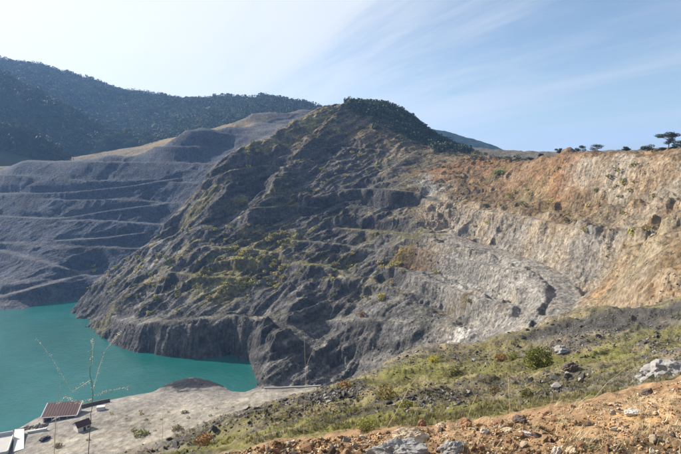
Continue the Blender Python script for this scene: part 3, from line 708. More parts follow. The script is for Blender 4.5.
# ------------------------------------------------------------------ wooded hills
def rbf_sheet(pts, gx_, gy_):
    p = np.array(pts, float); n_ = len(p)
    c = 25.0
    K = np.sqrt(((p[:, None, :2] - p[None, :, :2]) ** 2).sum(-1) + c * c)
    A_ = np.zeros((n_ + 1, n_ + 1)); A_[:n_, :n_] = K; A_[n_, :n_] = 1; A_[:n_, n_] = 1
    w_ = np.linalg.solve(A_, np.append(p[:, 2], 0))
    XX, YY = np.meshgrid(gx_, gy_)
    d = np.sqrt((XX[..., None] - p[:, 0]) ** 2 + (YY[..., None] - p[:, 1]) ** 2 + c * c)
    return XX, YY, d @ w_[:n_] + w_[n_]
def leaf_mat(name, rough=.75, vary=.5):
    m, t, b = nodes(name)
    at = t.nodes.new('ShaderNodeAttribute'); at.attribute_name = 'albedo'
    oi = t.nodes.new('ShaderNodeObjectInfo')
    f_ = tmath(t, 'ADD', tmath(t, 'MULTIPLY', oi.outputs['Random'], vary), 1 - vary / 2)
    pos = t.nodes.new('ShaderNodeNewGeometry').outputs['Position']
    f_ = tmath(t, 'MULTIPLY', f_, tmath(t, 'ADD', tmath(t, 'MULTIPLY', tnoise(t, pos, 3, 2), .8), .6))
    cs = scale_col(t, at.outputs['Color'], f_)
    t.links.new(cs, b.inputs['Base Color'])
    b.inputs['Roughness'].default_value = rough; b.inputs['Specular IOR Level'].default_value = .25
    tr = t.nodes.new('ShaderNodeBsdfTranslucent'); t.links.new(cs, tr.inputs['Color'])
    mx = t.nodes.new('ShaderNodeMixShader'); mx.inputs[0].default_value = .15
    o = [x for x in t.nodes if x.type == 'OUTPUT_MATERIAL'][0]
    t.links.new(b.outputs[0], mx.inputs[1]); t.links.new(tr.outputs[0], mx.inputs[2]); t.links.new(mx.outputs[0], o.inputs[0])
    return m
M_leaf = leaf_mat('foliage')
M_grass = leaf_mat('dry_grass_blades', .8, .3)

def scatter(templates, pos, scale, cols, tilt=.0, jitter=.15, seed=1):
    """many small copies of template triangles gathered into one vertex/face array"""
    g = np.random.default_rng(seed); V, T, C = [], [], []; off = 0
    which = g.integers(0, len(templates), len(pos)); yaw = g.uniform(0, 6.283, len(pos))
    tx = g.normal(0, tilt, len(pos)); ty = g.normal(0, tilt, len(pos))
    scale = np.asarray(scale, float)
    if scale.ndim == 1: scale = np.repeat(scale[:, None], 3, 1)
    for k, (tv, tt) in enumerate(templates):
        ii = np.nonzero(which == k)[0]
        if not len(ii): continue
        v = tv[None] * scale[ii][:, None, :]
        c, s = np.cos(yaw[ii])[:, None], np.sin(yaw[ii])[:, None]
        x = v[..., 0] * c - v[..., 1] * s; y = v[..., 0] * s + v[..., 1] * c; z = v[..., 2]
        x2 = x + z * tx[ii][:, None]; z2 = z - x * tx[ii][:, None]; y2 = y + z2 * ty[ii][:, None]; z3 = z2 - y * ty[ii][:, None]
        w = np.stack([x2, y2, z3], -1) + np.asarray(pos)[ii][:, None, :]
        V.append(w.reshape(-1, 3))
        T.append((tt[None] + (np.arange(len(ii)) * len(tv))[:, None, None]).reshape(-1, 3) + off)
        cc_ = np.asarray(cols)[ii][:, None, :] * (1 + jitter * g.normal(0, 1, (len(ii), len(tv), 1)))
        C.append(cc_.reshape(-1, 3)); off += len(ii) * len(tv)
    return np.concatenate(V), np.concatenate(T), np.clip(np.concatenate(C), .005, .9)
def stuff(name, arrays, mat, label=None, cat=None, smooth=False):
    v, t_, c = arrays
    o = link(bpy.data.objects.new(name, np_mesh(name, v, t_, 3, mat, smooth, c)))
    return prop(o, label, cat, kind='stuff')

import bmesh
def hull(seed, npt=14, flat=.75):
    g = np.random.default_rng(seed); p = g.normal(0, 1, (npt, 3)); p /= np.linalg.norm(p, axis=1)[:, None]
    p *= g.uniform(.75, 1.0, (npt, 1)); p *= (1, g.uniform(.65, .95), flat * g.uniform(.7, 1.1))
    bm = bmesh.new()
    for q_ in p: bm.verts.new(q_)
    bmesh.ops.convex_hull(bm, input=bm.verts)
    bmesh.ops.delete(bm, geom=[v_ for v_ in bm.verts if not v_.link_faces], context='VERTS')
    bm.verts.index_update()
    v = np.array([v_.co[:] for v_ in bm.verts]); t_ = np.array([[w_.index for w_ in f_.verts] for f_ in bm.faces])
    bm.free(); return v * .5, t_
def leaf_ball(seed, n_, leaf, squash=1.0, lumps=.3, hollow=.45):
    """leaf-sized faces spread through a lumpy volume, base at z = 0, about one unit across"""
    g = np.random.default_rng(seed)
    d = g.normal(0, 1, (n_, 3)); d /= np.linalg.norm(d, axis=1)[:, None]
    ph = g.uniform(0, 6.28, 6)
    lump = 1 + lumps * (np.sin(3.1 * d[:, 0] + ph[0]) * np.sin(4.3 * d[:, 1] + ph[1]) + .6 * np.sin(6.7 * d[:, 2] + ph[2]) * np.sin(7.9 * d[:, 0] + ph[3]))
    r = lump * g.uniform(hollow, 1, n_) ** .6 * .5
    c = d * r[:, None] * (1, 1, squash)
    a = g.normal(0, 1, (n_, 3)); a /= np.linalg.norm(a, axis=1)[:, None]
    b_ = np.cross(a, g.normal(0, 1, (n_, 3))); b_ /= np.linalg.norm(b_, axis=1)[:, None] + 1e-9
    s = (leaf * g.uniform(.6, 1.4, n_))[:, None]
    v = np.stack([c - a * s, c + b_ * s * .7, c + a * s, c - b_ * s * .7], 1).reshape(-1, 3)
    v[:, 2] += .42 * squash
    v[:, 2] = np.maximum(v[:, 2], 0)
    i = np.arange(n_)[:, None] * 4
    return v, np.concatenate([i + [0, 1, 2], i + [0, 2, 3]], 0)
def tuft(seed, n_=12, lean=.5, w_=.03):
    g = np.random.default_rng(seed); V, T = [], []
    for k in range(n_):
        a = g.uniform(0, 6.28); h_ = g.uniform(.5, 1); l_ = g.uniform(.1, lean) * h_
        bx_, by_ = g.normal(0, .12, 2)
        ca, sa = math.cos(a), math.sin(a)
        V += [(bx_ - sa * w_, by_ + ca * w_, -.05), (bx_ + sa * w_, by_ - ca * w_, -.05), (bx_ + ca * l_, by_ + sa * l_, h_)]
        T.append((3 * k, 3 * k + 1, 3 * k + 2))
    return np.array(V), np.array(T)
LEAF_LO = [leaf_ball(i, 34, .15, .8) for i in range(6)]
HULLS = [hull(i, 12) for i in range(10)]
TUFTS = [tuft(i) for i in range(8)]

hill_mat, t, b = nodes('hill_scrub')
pos = t.nodes.new('ShaderNodeNewGeometry').outputs['Position']
cr = t.nodes.new('ShaderNodeValToRGB'); t.links.new(tnoise(t, pos, .02, 8, .65), cr.inputs[0])
cr.color_ramp.elements[0].position = .35; cr.color_ramp.elements[0].color = (.024, .034, .017, 1)
cr.color_ramp.elements[1].position = .72; cr.color_ramp.elements[1].color = (.055, .058, .032, 1)
t.links.new(cr.outputs[0], b.inputs['Base Color']); b.inputs['Roughness'].default_value = 1
def hill(name, ctrl, gx_, gy_, seed, amp_):
    XX, YY, ZZ = rbf_sheet(ctrl, gx_, gy_)
    ZZ = ZZ + amp_ * (ridged(XX / 160, YY / 160, 4, seed) - 1.2)
    nx_, ny_ = len(gx_), len(gy_); i = np.arange(nx_ * ny_).reshape(ny_, nx_)
    fa = np.stack([i[:-1, :-1], i[:-1, 1:], i[1:, 1:], i[1:, :-1]], -1).reshape(-1, 4)
    o = link(bpy.data.objects.new(name, np_mesh(name, np.stack([XX.ravel(), YY.ravel(), ZZ.ravel()], 1), fa, 4, hill_mat)))
    prop(o, kind='structure')
    def za(x, y):
        u = np.clip((x - gx_[0]) / (gx_[1] - gx_[0]), 0, nx_ - 1.001); v = np.clip((y - gy_[0]) / (gy_[1] - gy_[0]), 0, ny_ - 1.001)
        a, c = u.astype(int), v.astype(int); u -= a; v -= c
        return (ZZ[c, a] * (1 - u) + ZZ[c, a + 1] * u) * (1 - v) + (ZZ[c + 1, a] * (1 - u) + ZZ[c + 1, a + 1] * u) * v
    return za
def lowered(pts, dy, dz): return [(x, y + dy, z + dz) for x, y, z in [P(*p) for p in pts]]
r_near = [(-90, 108, 700), (-40, 112, 720), (0, 119, 735), (20, 123, 740), (45, 139, 735), (62, 156, 718), (76, 163, 702)]
r_mid = [(-60, 40, 1120), (9, 74, 1060), (40, 91, 1030), (71, 109, 985), (108, 134, 905)]
r_far = [(-90, 50, 1680), (0, 62, 1600), (40, 66, 1580), (80, 77, 1550), (120, 88, 1520), (160, 96, 1500), (200, 99, 1500), (225, 100, 1470), (255, 98, 1420), (285, 100, 1360), (312, 105, 1300), (345, 118, 1260)]
ctrl = [P(*p) for p in r_near + r_mid + r_far] + lowered(r_near, 90, -38) + lowered(r_far, 250, -60) + lowered(r_mid[:4], 110, -38)
ctrl += [P(120, 128, 1180), P(165, 122, 1180), P(140, 138, 1000), P(200, 118, 1120), P(245, 109, 1180), P(280, 108, 1120), P(95, 142, 900), P(60, 150, 850)]
ctrl += [(-700, 640, -30), (-450, 640, -30), (-300, 640, -40), (-420, 830, 8), (-250, 830, 10), (-150, 900, 40), (-60, 960, 60), (60, 1000, 60), (200, 1200, 20), (350, 1500, -20), (-1300, 900, 150), (-1300, 1700, 300), (-900, 700, 60)]
za1 = hill('wooded_hill_terrain', ctrl, np.arange(-1300, 401, 14.), np.arange(640, 2000, 14.), 300, 9)
rb = [(425, 128, 1900), (445, 132, 1900), (460, 135, 1900), (480, 141, 1880), (500, 149, 1850), (522, 158, 1800), (560, 172, 1750), (600, 178, 1700)]
ctrl2 = [P(*p) for p in rb] + lowered(rb, -300, -170) + lowered(rb, 400, -80) + [(100, 1200, -120), (900, 1200, -125), (100, 2300, 0), (1100, 2300, -100)]
za2 = hill('distant_hill_terrain', ctrl2, np.arange(60, 1100, 22.), np.arange(1200, 2400, 22.), 310, 7)

def forest(name, n_, bounds, za, size, cols, keep, seed, templates=LEAF_LO, flat=1.0):
    g = np.random.default_rng(seed)
    x = g.uniform(bounds[0], bounds[1], n_); y = g.uniform(bounds[2], bounds[3], n_)
    k = keep(x, y, g); x, y = x[k], y[k]
    z = za(x, y); s = g.uniform(size[0], size[1], len(x))
    cidx = g.integers(0, len(cols), len(x)); c = np.array(cols)[cidx]
    return stuff(name, scatter(templates, np.stack([x, y, z - .1 * s], 1), np.stack([s, s, s * flat], 1), c, .08, .2, seed), M_leaf)
M_wood, t, b = nodes('far_woodland')
at = t.nodes.new('ShaderNodeAttribute'); at.attribute_name = 'albedo'
pos = t.nodes.new('ShaderNodeNewGeometry').outputs['Position']
t.links.new(scale_col(t, at.outputs['Color'], tmath(t, 'ADD', tmath(t, 'MULTIPLY', tnoise(t, pos, .3, 5, .7), 1.6), .2)), b.inputs['Base Color'])
b.inputs['Roughness'].default_value = 1; b.inputs['Specular IOR Level'].default_value = 0
bp_ = t.nodes.new('ShaderNodeBump'); bp_.inputs['Strength'].default_value = 1; bp_.inputs['Distance'].default_value = 3
t.links.new(tnoise(t, pos, .35, 5, .7), bp_.inputs['Height']); t.links.new(bp_.outputs[0], b.inputs['Normal'])
def canopy(name, za, x0, x1, y0, y1, step, cell, keep, seed, zlift=-.5):
    """closed woodland seen from afar: crown after crown, each a rounded top with its own height and green"""
    gx_, gy_ = np.arange(x0, x1, step), np.arange(y0, y1, step)
    XX, YY = np.meshgrid(gx_, gy_); x, y = XX.ravel(), YY.ravel()
    base = za(x.copy(), y.copy()); top = np.zeros_like(x); shade = np.zeros_like(x)
    ci, cj = np.floor(x / cell).astype(int), np.floor(y / cell).astype(int)
    for a in (-1, 0, 1):
        for c in (-1, 0, 1):
            i, j = ci + a, cj + c
            h1 = np.abs(np.sin(i * 127.1 + j * 311.7 + seed) * 43758.5) % 1; h2 = np.abs(np.sin(i * 269.5 + j * 183.3 + seed) * 24634.6) % 1; h3 = np.abs(np.sin(i * 419.2 + j * 71.9 + seed) * 9631.3) % 1
            d = np.hypot(x - (i + h1) * cell, y - (j + h2) * cell); R_ = cell * (.55 + .45 * h3)
            t_ = np.sqrt(np.clip(1 - (d / R_) ** 2, 0, 1)) * R_ * (.6 + .5 * h2)
            m = t_ > top; top[m] = t_[m]; shade[m] = h1[m]
    top += .9 * fbm(x / 4.5, y / 4.5, 3, seed)
    col_ = np.array([(.020, .031, .015)]) * (.65 + .8 * shade[:, None]) * np.array([(1, 1, 1)]) + np.array([(.012, .008, .002)]) * (shade[:, None] > .85)
    nx_, ny_ = len(gx_), len(gy_); i = np.arange(nx_ * ny_).reshape(ny_, nx_)
    fa = np.stack([i[:-1, :-1], i[:-1, 1:], i[1:, 1:], i[1:, :-1]], -1).reshape(-1, 4)
    k = keep(x, y); fa = fa[k[fa].all(1)]
    used, inv = np.unique(fa.ravel(), return_inverse=True)
    v = np.stack([x, y, base + zlift + .45 * top], 1)[used]
    prop(link(bpy.data.objects.new(name, np_mesh(name, v, inv.reshape(-1, 4), 4, M_wood, True, col_[used]))), kind='stuff')
FC = [(.036, .056, .026), (.030, .045, .020), (.040, .055, .024), (.050, .062, .030), (.028, .040, .022), (.06, .065, .03)]
FC = [tuple(.62 * k for k in c) for c in FC]
inview = lambda x, y: (np.abs(x / y + .0) < .70)
canopy('hill_forest', za1, -1060, 130, 690, 1640, 4.0, 10.0, lambda x, y: (x / y > -.68) & (x / y < .06), 3)
forest('hill_trees', 12500, (-1150, 120, 690, 1640), za1, (6, 12), FC, lambda x, y, g: inview(x, y) & (x / y > -.70), 41, [leaf_ball(i + 50, 15, .17, 1.0) for i in range(5)], 1.1)
canopy('distant_forest', za2, 120, 760, 1500, 2010, 7.0, 14.0, lambda x, y: x / y < .5, 5)
zat_v = lambda x, y: np.array([zat(a, c) for a, c in zip(x, y)])
# wood on the mountain top: inside the band behind the bare crest
band = [pick(347, 106, 300), pick(364, 113, 300), pick(385, 122, 300), pick(405, 132, 300), pick(425, 143, 300), pick(442, 151, 300), (P(484, 153, 545))]
bx_ = np.array([p[0] for p in band]); by_ = np.array([p[1] for p in band])
def keep_top(x, y, g):
    e = np.interp(x, bx_, by_) + 8 * fbm(x / 20, y / 20, 2, 330)
    e = e - 26 * g.random(len(x)) ** 4
    return (y > e) & (y < e + 120) & (x > bx_[0]) & (x < bx_[-1])
forest('summit_wood', 3000, (bx_[0], bx_[-1], by_.min() - 5, 700), zat_v, (5, 9.5), [(.036, .058, .024), (.05, .07, .028), (.062, .08, .034)], keep_top, 43, [leaf_ball(i + 70, 46, .13, .85) for i in range(5)])
# scrub on the brown saddle and along the top of the pit wall
def keep_saddle(x, y, g): return fbm(x / 14, y / 14, 3, 340) > .05
forest('plateau_scrub', 1500, (95, 300, 420, 660), zat_v, (2, 5), [(.05, .06, .026), (.07, .075, .03), (.04, .05, .022)], lambda x, y, g: (y > 1.03 * np.interp(x, [100, 150, 175], [520, 372, 290])) & (x / y < .7), 47)
forest('saddle_scrub', 500, (70, 165, 420, 560), zat_v, (1.5, 3.5), [(.07, .075, .03), (.10, .09, .04), (.055, .065, .028)], keep_saddle, 44)

# loose blocks and scree over the mountain and the bowl
def rubble(name, n_, area, size, cols, keep, seed):
    g = np.random.default_rng(seed); P_ = []
    while len(P_) < n_:
        px, py = g.uniform(area[0], area[2]), g.uniform(area[1], area[3])
        x, y, z = pick(px, py, 140)
        if keep(x, y, z, g): P_.append((x, y, z))
    P_ = np.array(P_); s = size[0] + (size[1] - size[0]) * g.random(n_) ** 3
    stuff(name, scatter(HULLS, P_, np.stack([s, s, s * .8], 1), np.array(cols)[g.integers(0, len(cols), n_)], .5, .12, seed), M_far)
nz_ = lambda x, y, sc_, sd: float(fbm(np.array([x / sc_]), np.array([y / sc_]), 2, sd)[0])
rubble('scree_rubble', 4500, (90, 130, 440, 385), (.4, 2.0), [(.07, .07, .072), (.10, .097, .095), (.14, .133, .126)], lambda x, y, z, g: y < 600 and z > LAKE + 1 and x < 90 and nz_(x, y, 22, 350) > -.1 + .3 * (g.random() - .5), 45)
rubble('bowl_rubble', 2600, (430, 150, 690, 345), (.3, 1.3), [(.22, .21, .20), (.27, .23, .17), (.19, .14, .09), (.28, .26, .23)], lambda x, y, z, g: 125 < y < 480 and nz_(x, y, 14, 355) > -.05 + .3 * (g.random() - .5), 46)
# ------------------------------------------------------------------ trees on the right-hand rim
def simple(name, rgb, rough=.8, scale=4, var=.4, bump=.0, dist=.05, metal=0):
    m, t, b = nodes(name)
    pos = t.nodes.new('ShaderNodeTexCoord').outputs['Object']
    rgbn = t.nodes.new('ShaderNodeRGB'); rgbn.outputs[0].default_value = (*rgb, 1)
    f_ = tmath(t, 'ADD', tmath(t, 'MULTIPLY', tnoise(t, pos, scale, 8, .65), 2 * var), 1 - var)
    t.links.new(scale_col(t, rgbn.outputs[0], f_), b.inputs['Base Color'])
    b.inputs['Roughness'].default_value = rough; b.inputs['Metallic'].default_value = metal
    b.inputs['Specular IOR Level'].default_value = .25
    if bump:
        bp_ = t.nodes.new('ShaderNodeBump'); bp_.inputs['Strength'].default_value = bump; bp_.inputs['Distance'].default_value = dist
        t.links.new(tnoise(t, pos, scale * 2.2, 7, .65), bp_.inputs['Height']); t.links.new(bp_.outputs[0], b.inputs['Normal'])
    return m
M_bark = simple('bark', (.11, .08, .06), .9, 3, .4, .6, .1)
def tube(paths, sides=6):
    """paths: list of [(x, y, z, radius), ...] -> one triangle array"""
    V, T = [], []; off = 0
    for path in paths:
        p = np.array([q[:3] for q in path], float); r = [q[3] for q in path]
        for k in range(len(p)):
            d = p[min(k + 1, len(p) - 1)] - p[max(k - 1, 0)]; d /= np.linalg.norm(d) + 1e-9
            u = np.cross(d, (0.31, .17, .94) if abs(d[2]) < .9 else (1, 0, 0)); u /= np.linalg.norm(u); w = np.cross(d, u)
            for s in range(sides):
                a = 2 * math.pi * s / sides
                V.append(p[k] + (u * math.cos(a) + w * math.sin(a)) * r[k])
        for k in range(len(p) - 1):
            for s in range(sides):
                a, c = off + k * sides + s, off + k * sides + (s + 1) % sides
                T += [(a, c, c + sides), (a, c + sides, a + sides)]
        e = off + (len(p) - 1) * sides
        T += [(e, e + s, e + s + 1) for s in range(1, sides - 1)]
        off += len(p) * sides
    return np.array(V), np.array(T)
def part(name, arrays, mat, parent, col=None, smooth=False):
    v, t_ = arrays
    c = None if col is None else np.repeat(np.array([col]), len(v), 0)
    return link(bpy.data.objects.new(name, np_mesh(name, v, t_, 3, mat, smooth, c)), parent)
def leaves(clumps, seed, n_, leaf, col):
    """crown of several leafy clumps: (x, y, z, width, height)"""
    V, T, C = [], [], []; off = 0; g = np.random.default_rng(seed)
    for i, (x, y, z, w, h_) in enumerate(clumps):
        v, t_ = leaf_ball(seed * 31 + i, n_, leaf / w, 1.0, .35, .35)
        v = (v - (0, 0, .42)) * (w, w, h_) + (x, y, z)
        V.append(v); T.append(t_ + off); off += len(v)
        C.append(np.repeat(np.array([col]) * g.uniform(.75, 1.3), len(v), 0) * g.uniform(.8, 1.2, (len(v) // 4, 1)).repeat(4, 0))
    return np.concatenate(V), np.concatenate(T), np.concatenate(C)
def crown(arr, parent, name='crown'):
    v, t_, c = arr
    return link(bpy.data.objects.new(name, np_mesh(name, v, t_, 3, M_leaf, False, c)), parent)
def at_rim(px, dY=1.5):
    """the skyline point of the rim along this bearing, a little behind the edge"""
    xs_ = [540, 560, 590, 620, 650, 681, 730]; ys_ = [382, 356, 330, 306, 286, 268, 255]
    k = ray(px, 155)[0]; Y0 = float(np.interp(px, xs_, ys_))
    Yv = max(np.arange(Y0 - 14, Y0 + 30, .7), key=lambda q_: zat(k * q_, q_) / q_) + dY
    return k * Yv, Yv, zat(k * Yv, Yv)
G_tree = (.035, .050, .022)
def rim_tree(name, px, dY, w, h_, style, seed, label, cat='tree'):
    x, y, z = at_rim(px, dY); g = np.random.default_rng(seed)
    o = prop(empty(name, (x, y, z - .1)), label, cat, 'trees and bushes along the quarry rim')
    if style == 'umbrella':
        paths = [[(0, 0, 0, .28), (.15, 0, h_ * .3, .22), (.1, 0, h_ * .55, .18), (.3, 0, h_ * .78, .1)]]; cl = []
        for k in range(9):
            a = k * 2.4; rr_ = w * .5 * g.uniform(.35, .95); zz = h_ * g.uniform(.74, .9)
            paths.append([(.12, 0, h_ * .5 + .02 * k, .1), (rr_ * .5 * math.cos(a), rr_ * .5 * math.sin(a), h_ * .66, .07), (rr_ * math.cos(a), rr_ * math.sin(a), zz, .03)])
            cl.append((rr_ * math.cos(a), rr_ * math.sin(a), zz, w * .36, h_ * .2))
        cl += [(w * .2, 0, h_ * .48, w * .34, h_ * .22), (-w * .05, 0, h_ * .42, w * .3, h_ * .22), (w * .3, 0, h_ * .3, w * .3, h_ * .2), (0, 0, h_ * .9, w * .5, h_ * .22), (-w * .42, 0, h_ * .74, w * .3, h_ * .16), (w * .1, 0, h_ * .6, w * .3, h_ * .2)]
        nl, lf = 420, .24
    else:
        paths = [[(0, 0, 0, .14), (.05, .03, h_ * .3, .11), (.0, 0, h_ * .6, .06)]]; cl = []
        for k in range(7):
            a = k * 2.4 + seed; rr_ = w * .33 * g.uniform(.3, 1.05); zz = h_ * g.uniform(.22, .8)
            paths.append([(0, 0, h_ * .2, .06), (rr_ * math.cos(a), rr_ * math.sin(a), zz, .03)])
            cl.append((rr_ * math.cos(a), rr_ * math.sin(a), zz, w * .42, h_ * .4))
        nl, lf = 330, .22
    part('trunk', tube(paths), M_bark, o)
    crown(leaves(cl, seed, nl, lf, G_tree), o)
rim_tree('pine_tree', 668, 1.5, 11.5, 9.6, 'umbrella', 3, 'tall umbrella-shaped dark pine on the right rim skyline')
rim_tree('round_tree', 647, 1.5, 8.0, 5.2, 'round', 4, 'round dark tree just left of the umbrella pine')
rim_tree('round_tree', 680, 1.5, 7.0, 4.2, 'round', 5, 'dark tree cut by the right edge of the picture beside the pine')
rim_tree('rim_bush', 662, 1.5, 6.0, 2.2, 'round', 6, 'low dark bush under the left side of the umbrella pine', 'bush')
rim_tree('rim_bush', 673, 1.5, 5.5, 2.4, 'round', 7, 'low dark bush at the foot of the umbrella pine trunk', 'bush')
rim_tree('rim_bush', 626, 1.5, 5.6, 3.3, 'round', 8, 'small lone dark bush between the round tree and the paired bushes', 'bush')
rim_tree('rim_bush', 597, 1.5, 9.5, 4.6, 'round', 9, 'wide dark bush, right one of the touching pair on the rim', 'bush')
rim_tree('rim_bush', 580, 1.5, 8.0, 4.8, 'round', 10, 'dark bush, left one of the touching pair on the rim', 'bush')
rim_tree('rim_bush', 559, 1.5, 5.6, 4.0, 'round', 12, 'small upright bush standing alone left of the paired rim bushes', 'bush')
rim_tree('rim_bush', 541, 1.5, 4.4, 2.6, 'round', 13, 'very small bush at the left end of the rim', 'bush')
rim_tree('rim_bush', 531, 1.5, 6.4, 2.6, 'round', 14, 'low dark bush where the rim meets the blue distant hill', 'bush')

# ------------------------------------------------------------------ shrubs
def shrub_mesh(seed, n_, leaf, col, squash=.75, vary=.25):
    v, t_ = leaf_ball(seed, n_, leaf, squash, .32, .4); g = np.random.default_rng(seed)
    c = np.array([col]) * (1 + vary * g.normal(0, 1, (n_, 1))).repeat(4, 0)
    return v, t_, np.clip(c, .01, .8)
def shrub(name, px, py, wpx, col, label, n_=500, leaf=.045, squash=.75, seed=1, group=None, cat='shrub'):
    x, y, z = pick(px, py); w = wpx * y / F
    o = prop(empty(name, (x, y, zat(x, y) - .06 * w)), label, cat, group)
    crown(tuple(a if i == 1 else (a * w if i == 0 else a) for i, a in enumerate(shrub_mesh(seed, n_, leaf, col, squash))), o, 'foliage')
    g = np.random.default_rng(seed)
    st = [[(0, 0, -.05 * w, .03 * w), (g.normal(0, .1) * w, g.normal(0, .1) * w, .25 * w * squash, .02 * w), (g.normal(0, .28) * w, g.normal(0, .28) * w, .62 * w * squash, .006 * w)] for _ in range(6)]
    part('stem', tube(st, 4), M_bark, o)
    return o
YG, RUST, OLV, YEL = (.17, .17, .035), (.20, .105, .035), (.12, .12, .035), (.34, .29, .035)
shrub('round_shrub', 538, 366, 30, (.15, .16, .03), 'large round yellow-green shrub on the grassy slope below the bowl', 2600, .028, .8, 21)
shrub('low_shrub', 501, 361, 14, RUST, 'rust-brown low shrub just left of the big round green shrub', 700, .04, .7, 22)
shrub('low_shrub', 513, 360, 13, YG, 'small green shrub between the rust-brown shrub and the big round one', 700, .04, .7, 23)
shrub('low_shrub', 527, 397, 15, OLV, 'olive shrub below the big round shrub, above the gravel brow', 900, .035, .7, 24)
shrub('low_shrub', 495, 395, 14, (.16, .12, .05), 'brown dry shrub on the slope left of the olive shrub', 700, .04, .8, 25)
shrub('low_shrub', 386, 398, 19, (.17, .13, .04), 'tall brown-green shrub left of centre on the grassy slope', 900, .035, .8, 26)
shrub('low_shrub', 406, 408, 16, YG, 'olive-yellow cushion shrub right of the tall brown-green shrub', 800, .04, .55, 27)
shrub('low_shrub', 367, 430, 20, YG, 'yellow-olive shrub close above the gravel edge by the grey boulder', 900, .035, .75, 28)
shrub('low_shrub', 433, 362, 11, YEL, 'yellow shrub on the lip of the slope below the grey bowl', 600, .04, .7, 29)
shrub('low_shrub', 204, 444, 18, (.24, .12, .04), 'orange-brown shrub at the lower left end of the slope', 700, .04, .7, 30)
shrub('low_shrub', 455, 372, 12, OLV, 'olive shrub in the middle of the green patch', 600, .04, .6, 31)
shrub('low_shrub', 345, 388, 16, (.26, .14, .035), 'orange bush on the lip beside the black rocks', 600, .04, .6, 32)
shrub('hillside_shrub', 381, 299, 9, YEL, 'bright yellow shrub in the middle of the dark slope', 300, .06, .9, 33)
shrub('hillside_shrub', 362, 316, 9, RUST, 'rust-coloured round shrub below the bright yellow shrub', 300, .06, .75, 34)
shrub('hillside_shrub', 597, 192, 8, (.07, .10, .025), 'single green shrub on the orange slope under the rim cliff', 300, .06, .7, 35)
shrub('hillside_shrub', 500, 174, 14, (.09, .12, .03), 'wide green shrub on the brown saddle slope', 400, .05, .4, 36)
shrub('hillside_shrub', 335, 266, 7, (.20, .19, .04), 'yellow-green shrub on the bench left of the bright yellow shrub', 300, .06, .8, 37)
shrub('hillside_shrub', 470, 302, 7, (.12, .10, .035), 'dark olive bush on the pale grey slab', 250, .06, .6, 38)
shrub('terrace_bush', 177, 430, 12, (.22, .17, .07), 'brown bush on the pale lakeside ground, largest there', 300, .06, .5, 39)
shrub('terrace_bush', 142, 435, 16, (.25, .24, .07), 'wide yellowish bush left of the brown one on the lakeside ground', 300, .06, .35, 40)
shrub('terrace_bush', 134, 431, 7, (.24, .21, .07), 'small yellowish bush behind the wide yellowish one', 200, .07, .45, 41)
shrub('terrace_bush', 185, 413, 7, (.20, .17, .07), 'small bush alone in the middle of the pale lakeside ground', 200, .07, .5, 42)
shrub('terrace_bush', 58, 447, 9, (.24, .16, .08), 'brownish bush in front of the dark red shed', 200, .07, .5, 43)

# yellow-green shrubs dotted over the beds of the spur: one mesh per colour, copied
protos = [np_mesh('hillside_shrub', *(lambda a: (a[0], a[1]))(shrub_mesh(200 + i, 70, .12, c, .75)), 3, M_leaf, False, shrub_mesh(200 + i, 70, .12, c, .75)[2])
          for i, c in enumerate([(.30, .27, .075), (.24, .23, .07), (.33, .27, .10), (.15, .15, .05)])]
ORD = lambda n_: '%d%s' % (n_, 'th' if 10 <= n_ % 100 <= 20 else {1: 'st', 2: 'nd', 3: 'rd'}.get(n_ % 10, 'th'))
def seen_x(o):
    x, y, z = o.location; return x / (y * CP - z * SP)
def tell_apart(objs, make):
    """labels by place: the objects counted from the left of the picture"""
    for k, o in enumerate(sorted(objs, key=seen_x)): o['label'] = make(ORD(k + 1), o)
g = np.random.default_rng(5); cnt = 0
areas = [((190, 225, 290, 300), 150, 'yellow-green shrub among many on the terraced beds of the dark spur', 'shrubs on the terraced spur'),
         ((85, 255, 180, 318), 60, 'small olive shrub among many near the lakeward end of the spur', 'shrubs at the end of the spur'),
         ((235, 112, 400, 185), 75, 'small dry shrub among many below the mountain crest', 'shrubs below the crest'),
         ((470, 165, 660, 235), 45, 'small brownish bush among many on the orange slope under the rim', 'bushes on the orange slope'),
         ((70, 405, 290, 450), 34, 'small brown tuft among many on the pale lakeside ground', 'tufts on the lakeside ground'),
         ((330, 250, 440, 300), 25, 'small dark bush among many on the benches of the central slope', 'bushes on the central benches')]
for (x0, y0, x1, y1), k, lab, grp in areas:
    n_ = 0; tries = 0; made = []
    while n_ < k and tries < 900:
        tries += 1
        px, py = g.uniform(x0, x1), g.uniform(y0, y1)
        x, y, z = pick(px, py, 140)
        if float(fbm(np.array([x / 25]), np.array([y / 25]), 2, 400)[0]) < -.05 or y > 590 or (z < LAKE + 14 and 'lakeside' not in lab): continue
        if zat(x, y + 2) - zat(x, y - 2) > 5.0: continue
        o = bpy.data.objects.new('hillside_shrub', protos[int(g.integers(0, 4)) if 'brown' not in lab else int(g.integers(1, 4))])
        w_ = g.uniform(1.8, 4.8) if 'lakeside' not in lab else g.uniform(.6, 1.7); o.scale = (w_, w_, w_ * g.uniform(.7, 1.1)); o.rotation_euler = (0, 0, g.uniform(0, 6.28)); o.location = (x, y, zat(x, y) - .15)
        prop(link(o), lab, 'shrub', grp); n_ += 1; made.append(o)
    head, tail = lab.split(' among many ')
    tell_apart(made, lambda k, o: '%s %s %s, counted from the left' % (k, head, tail))
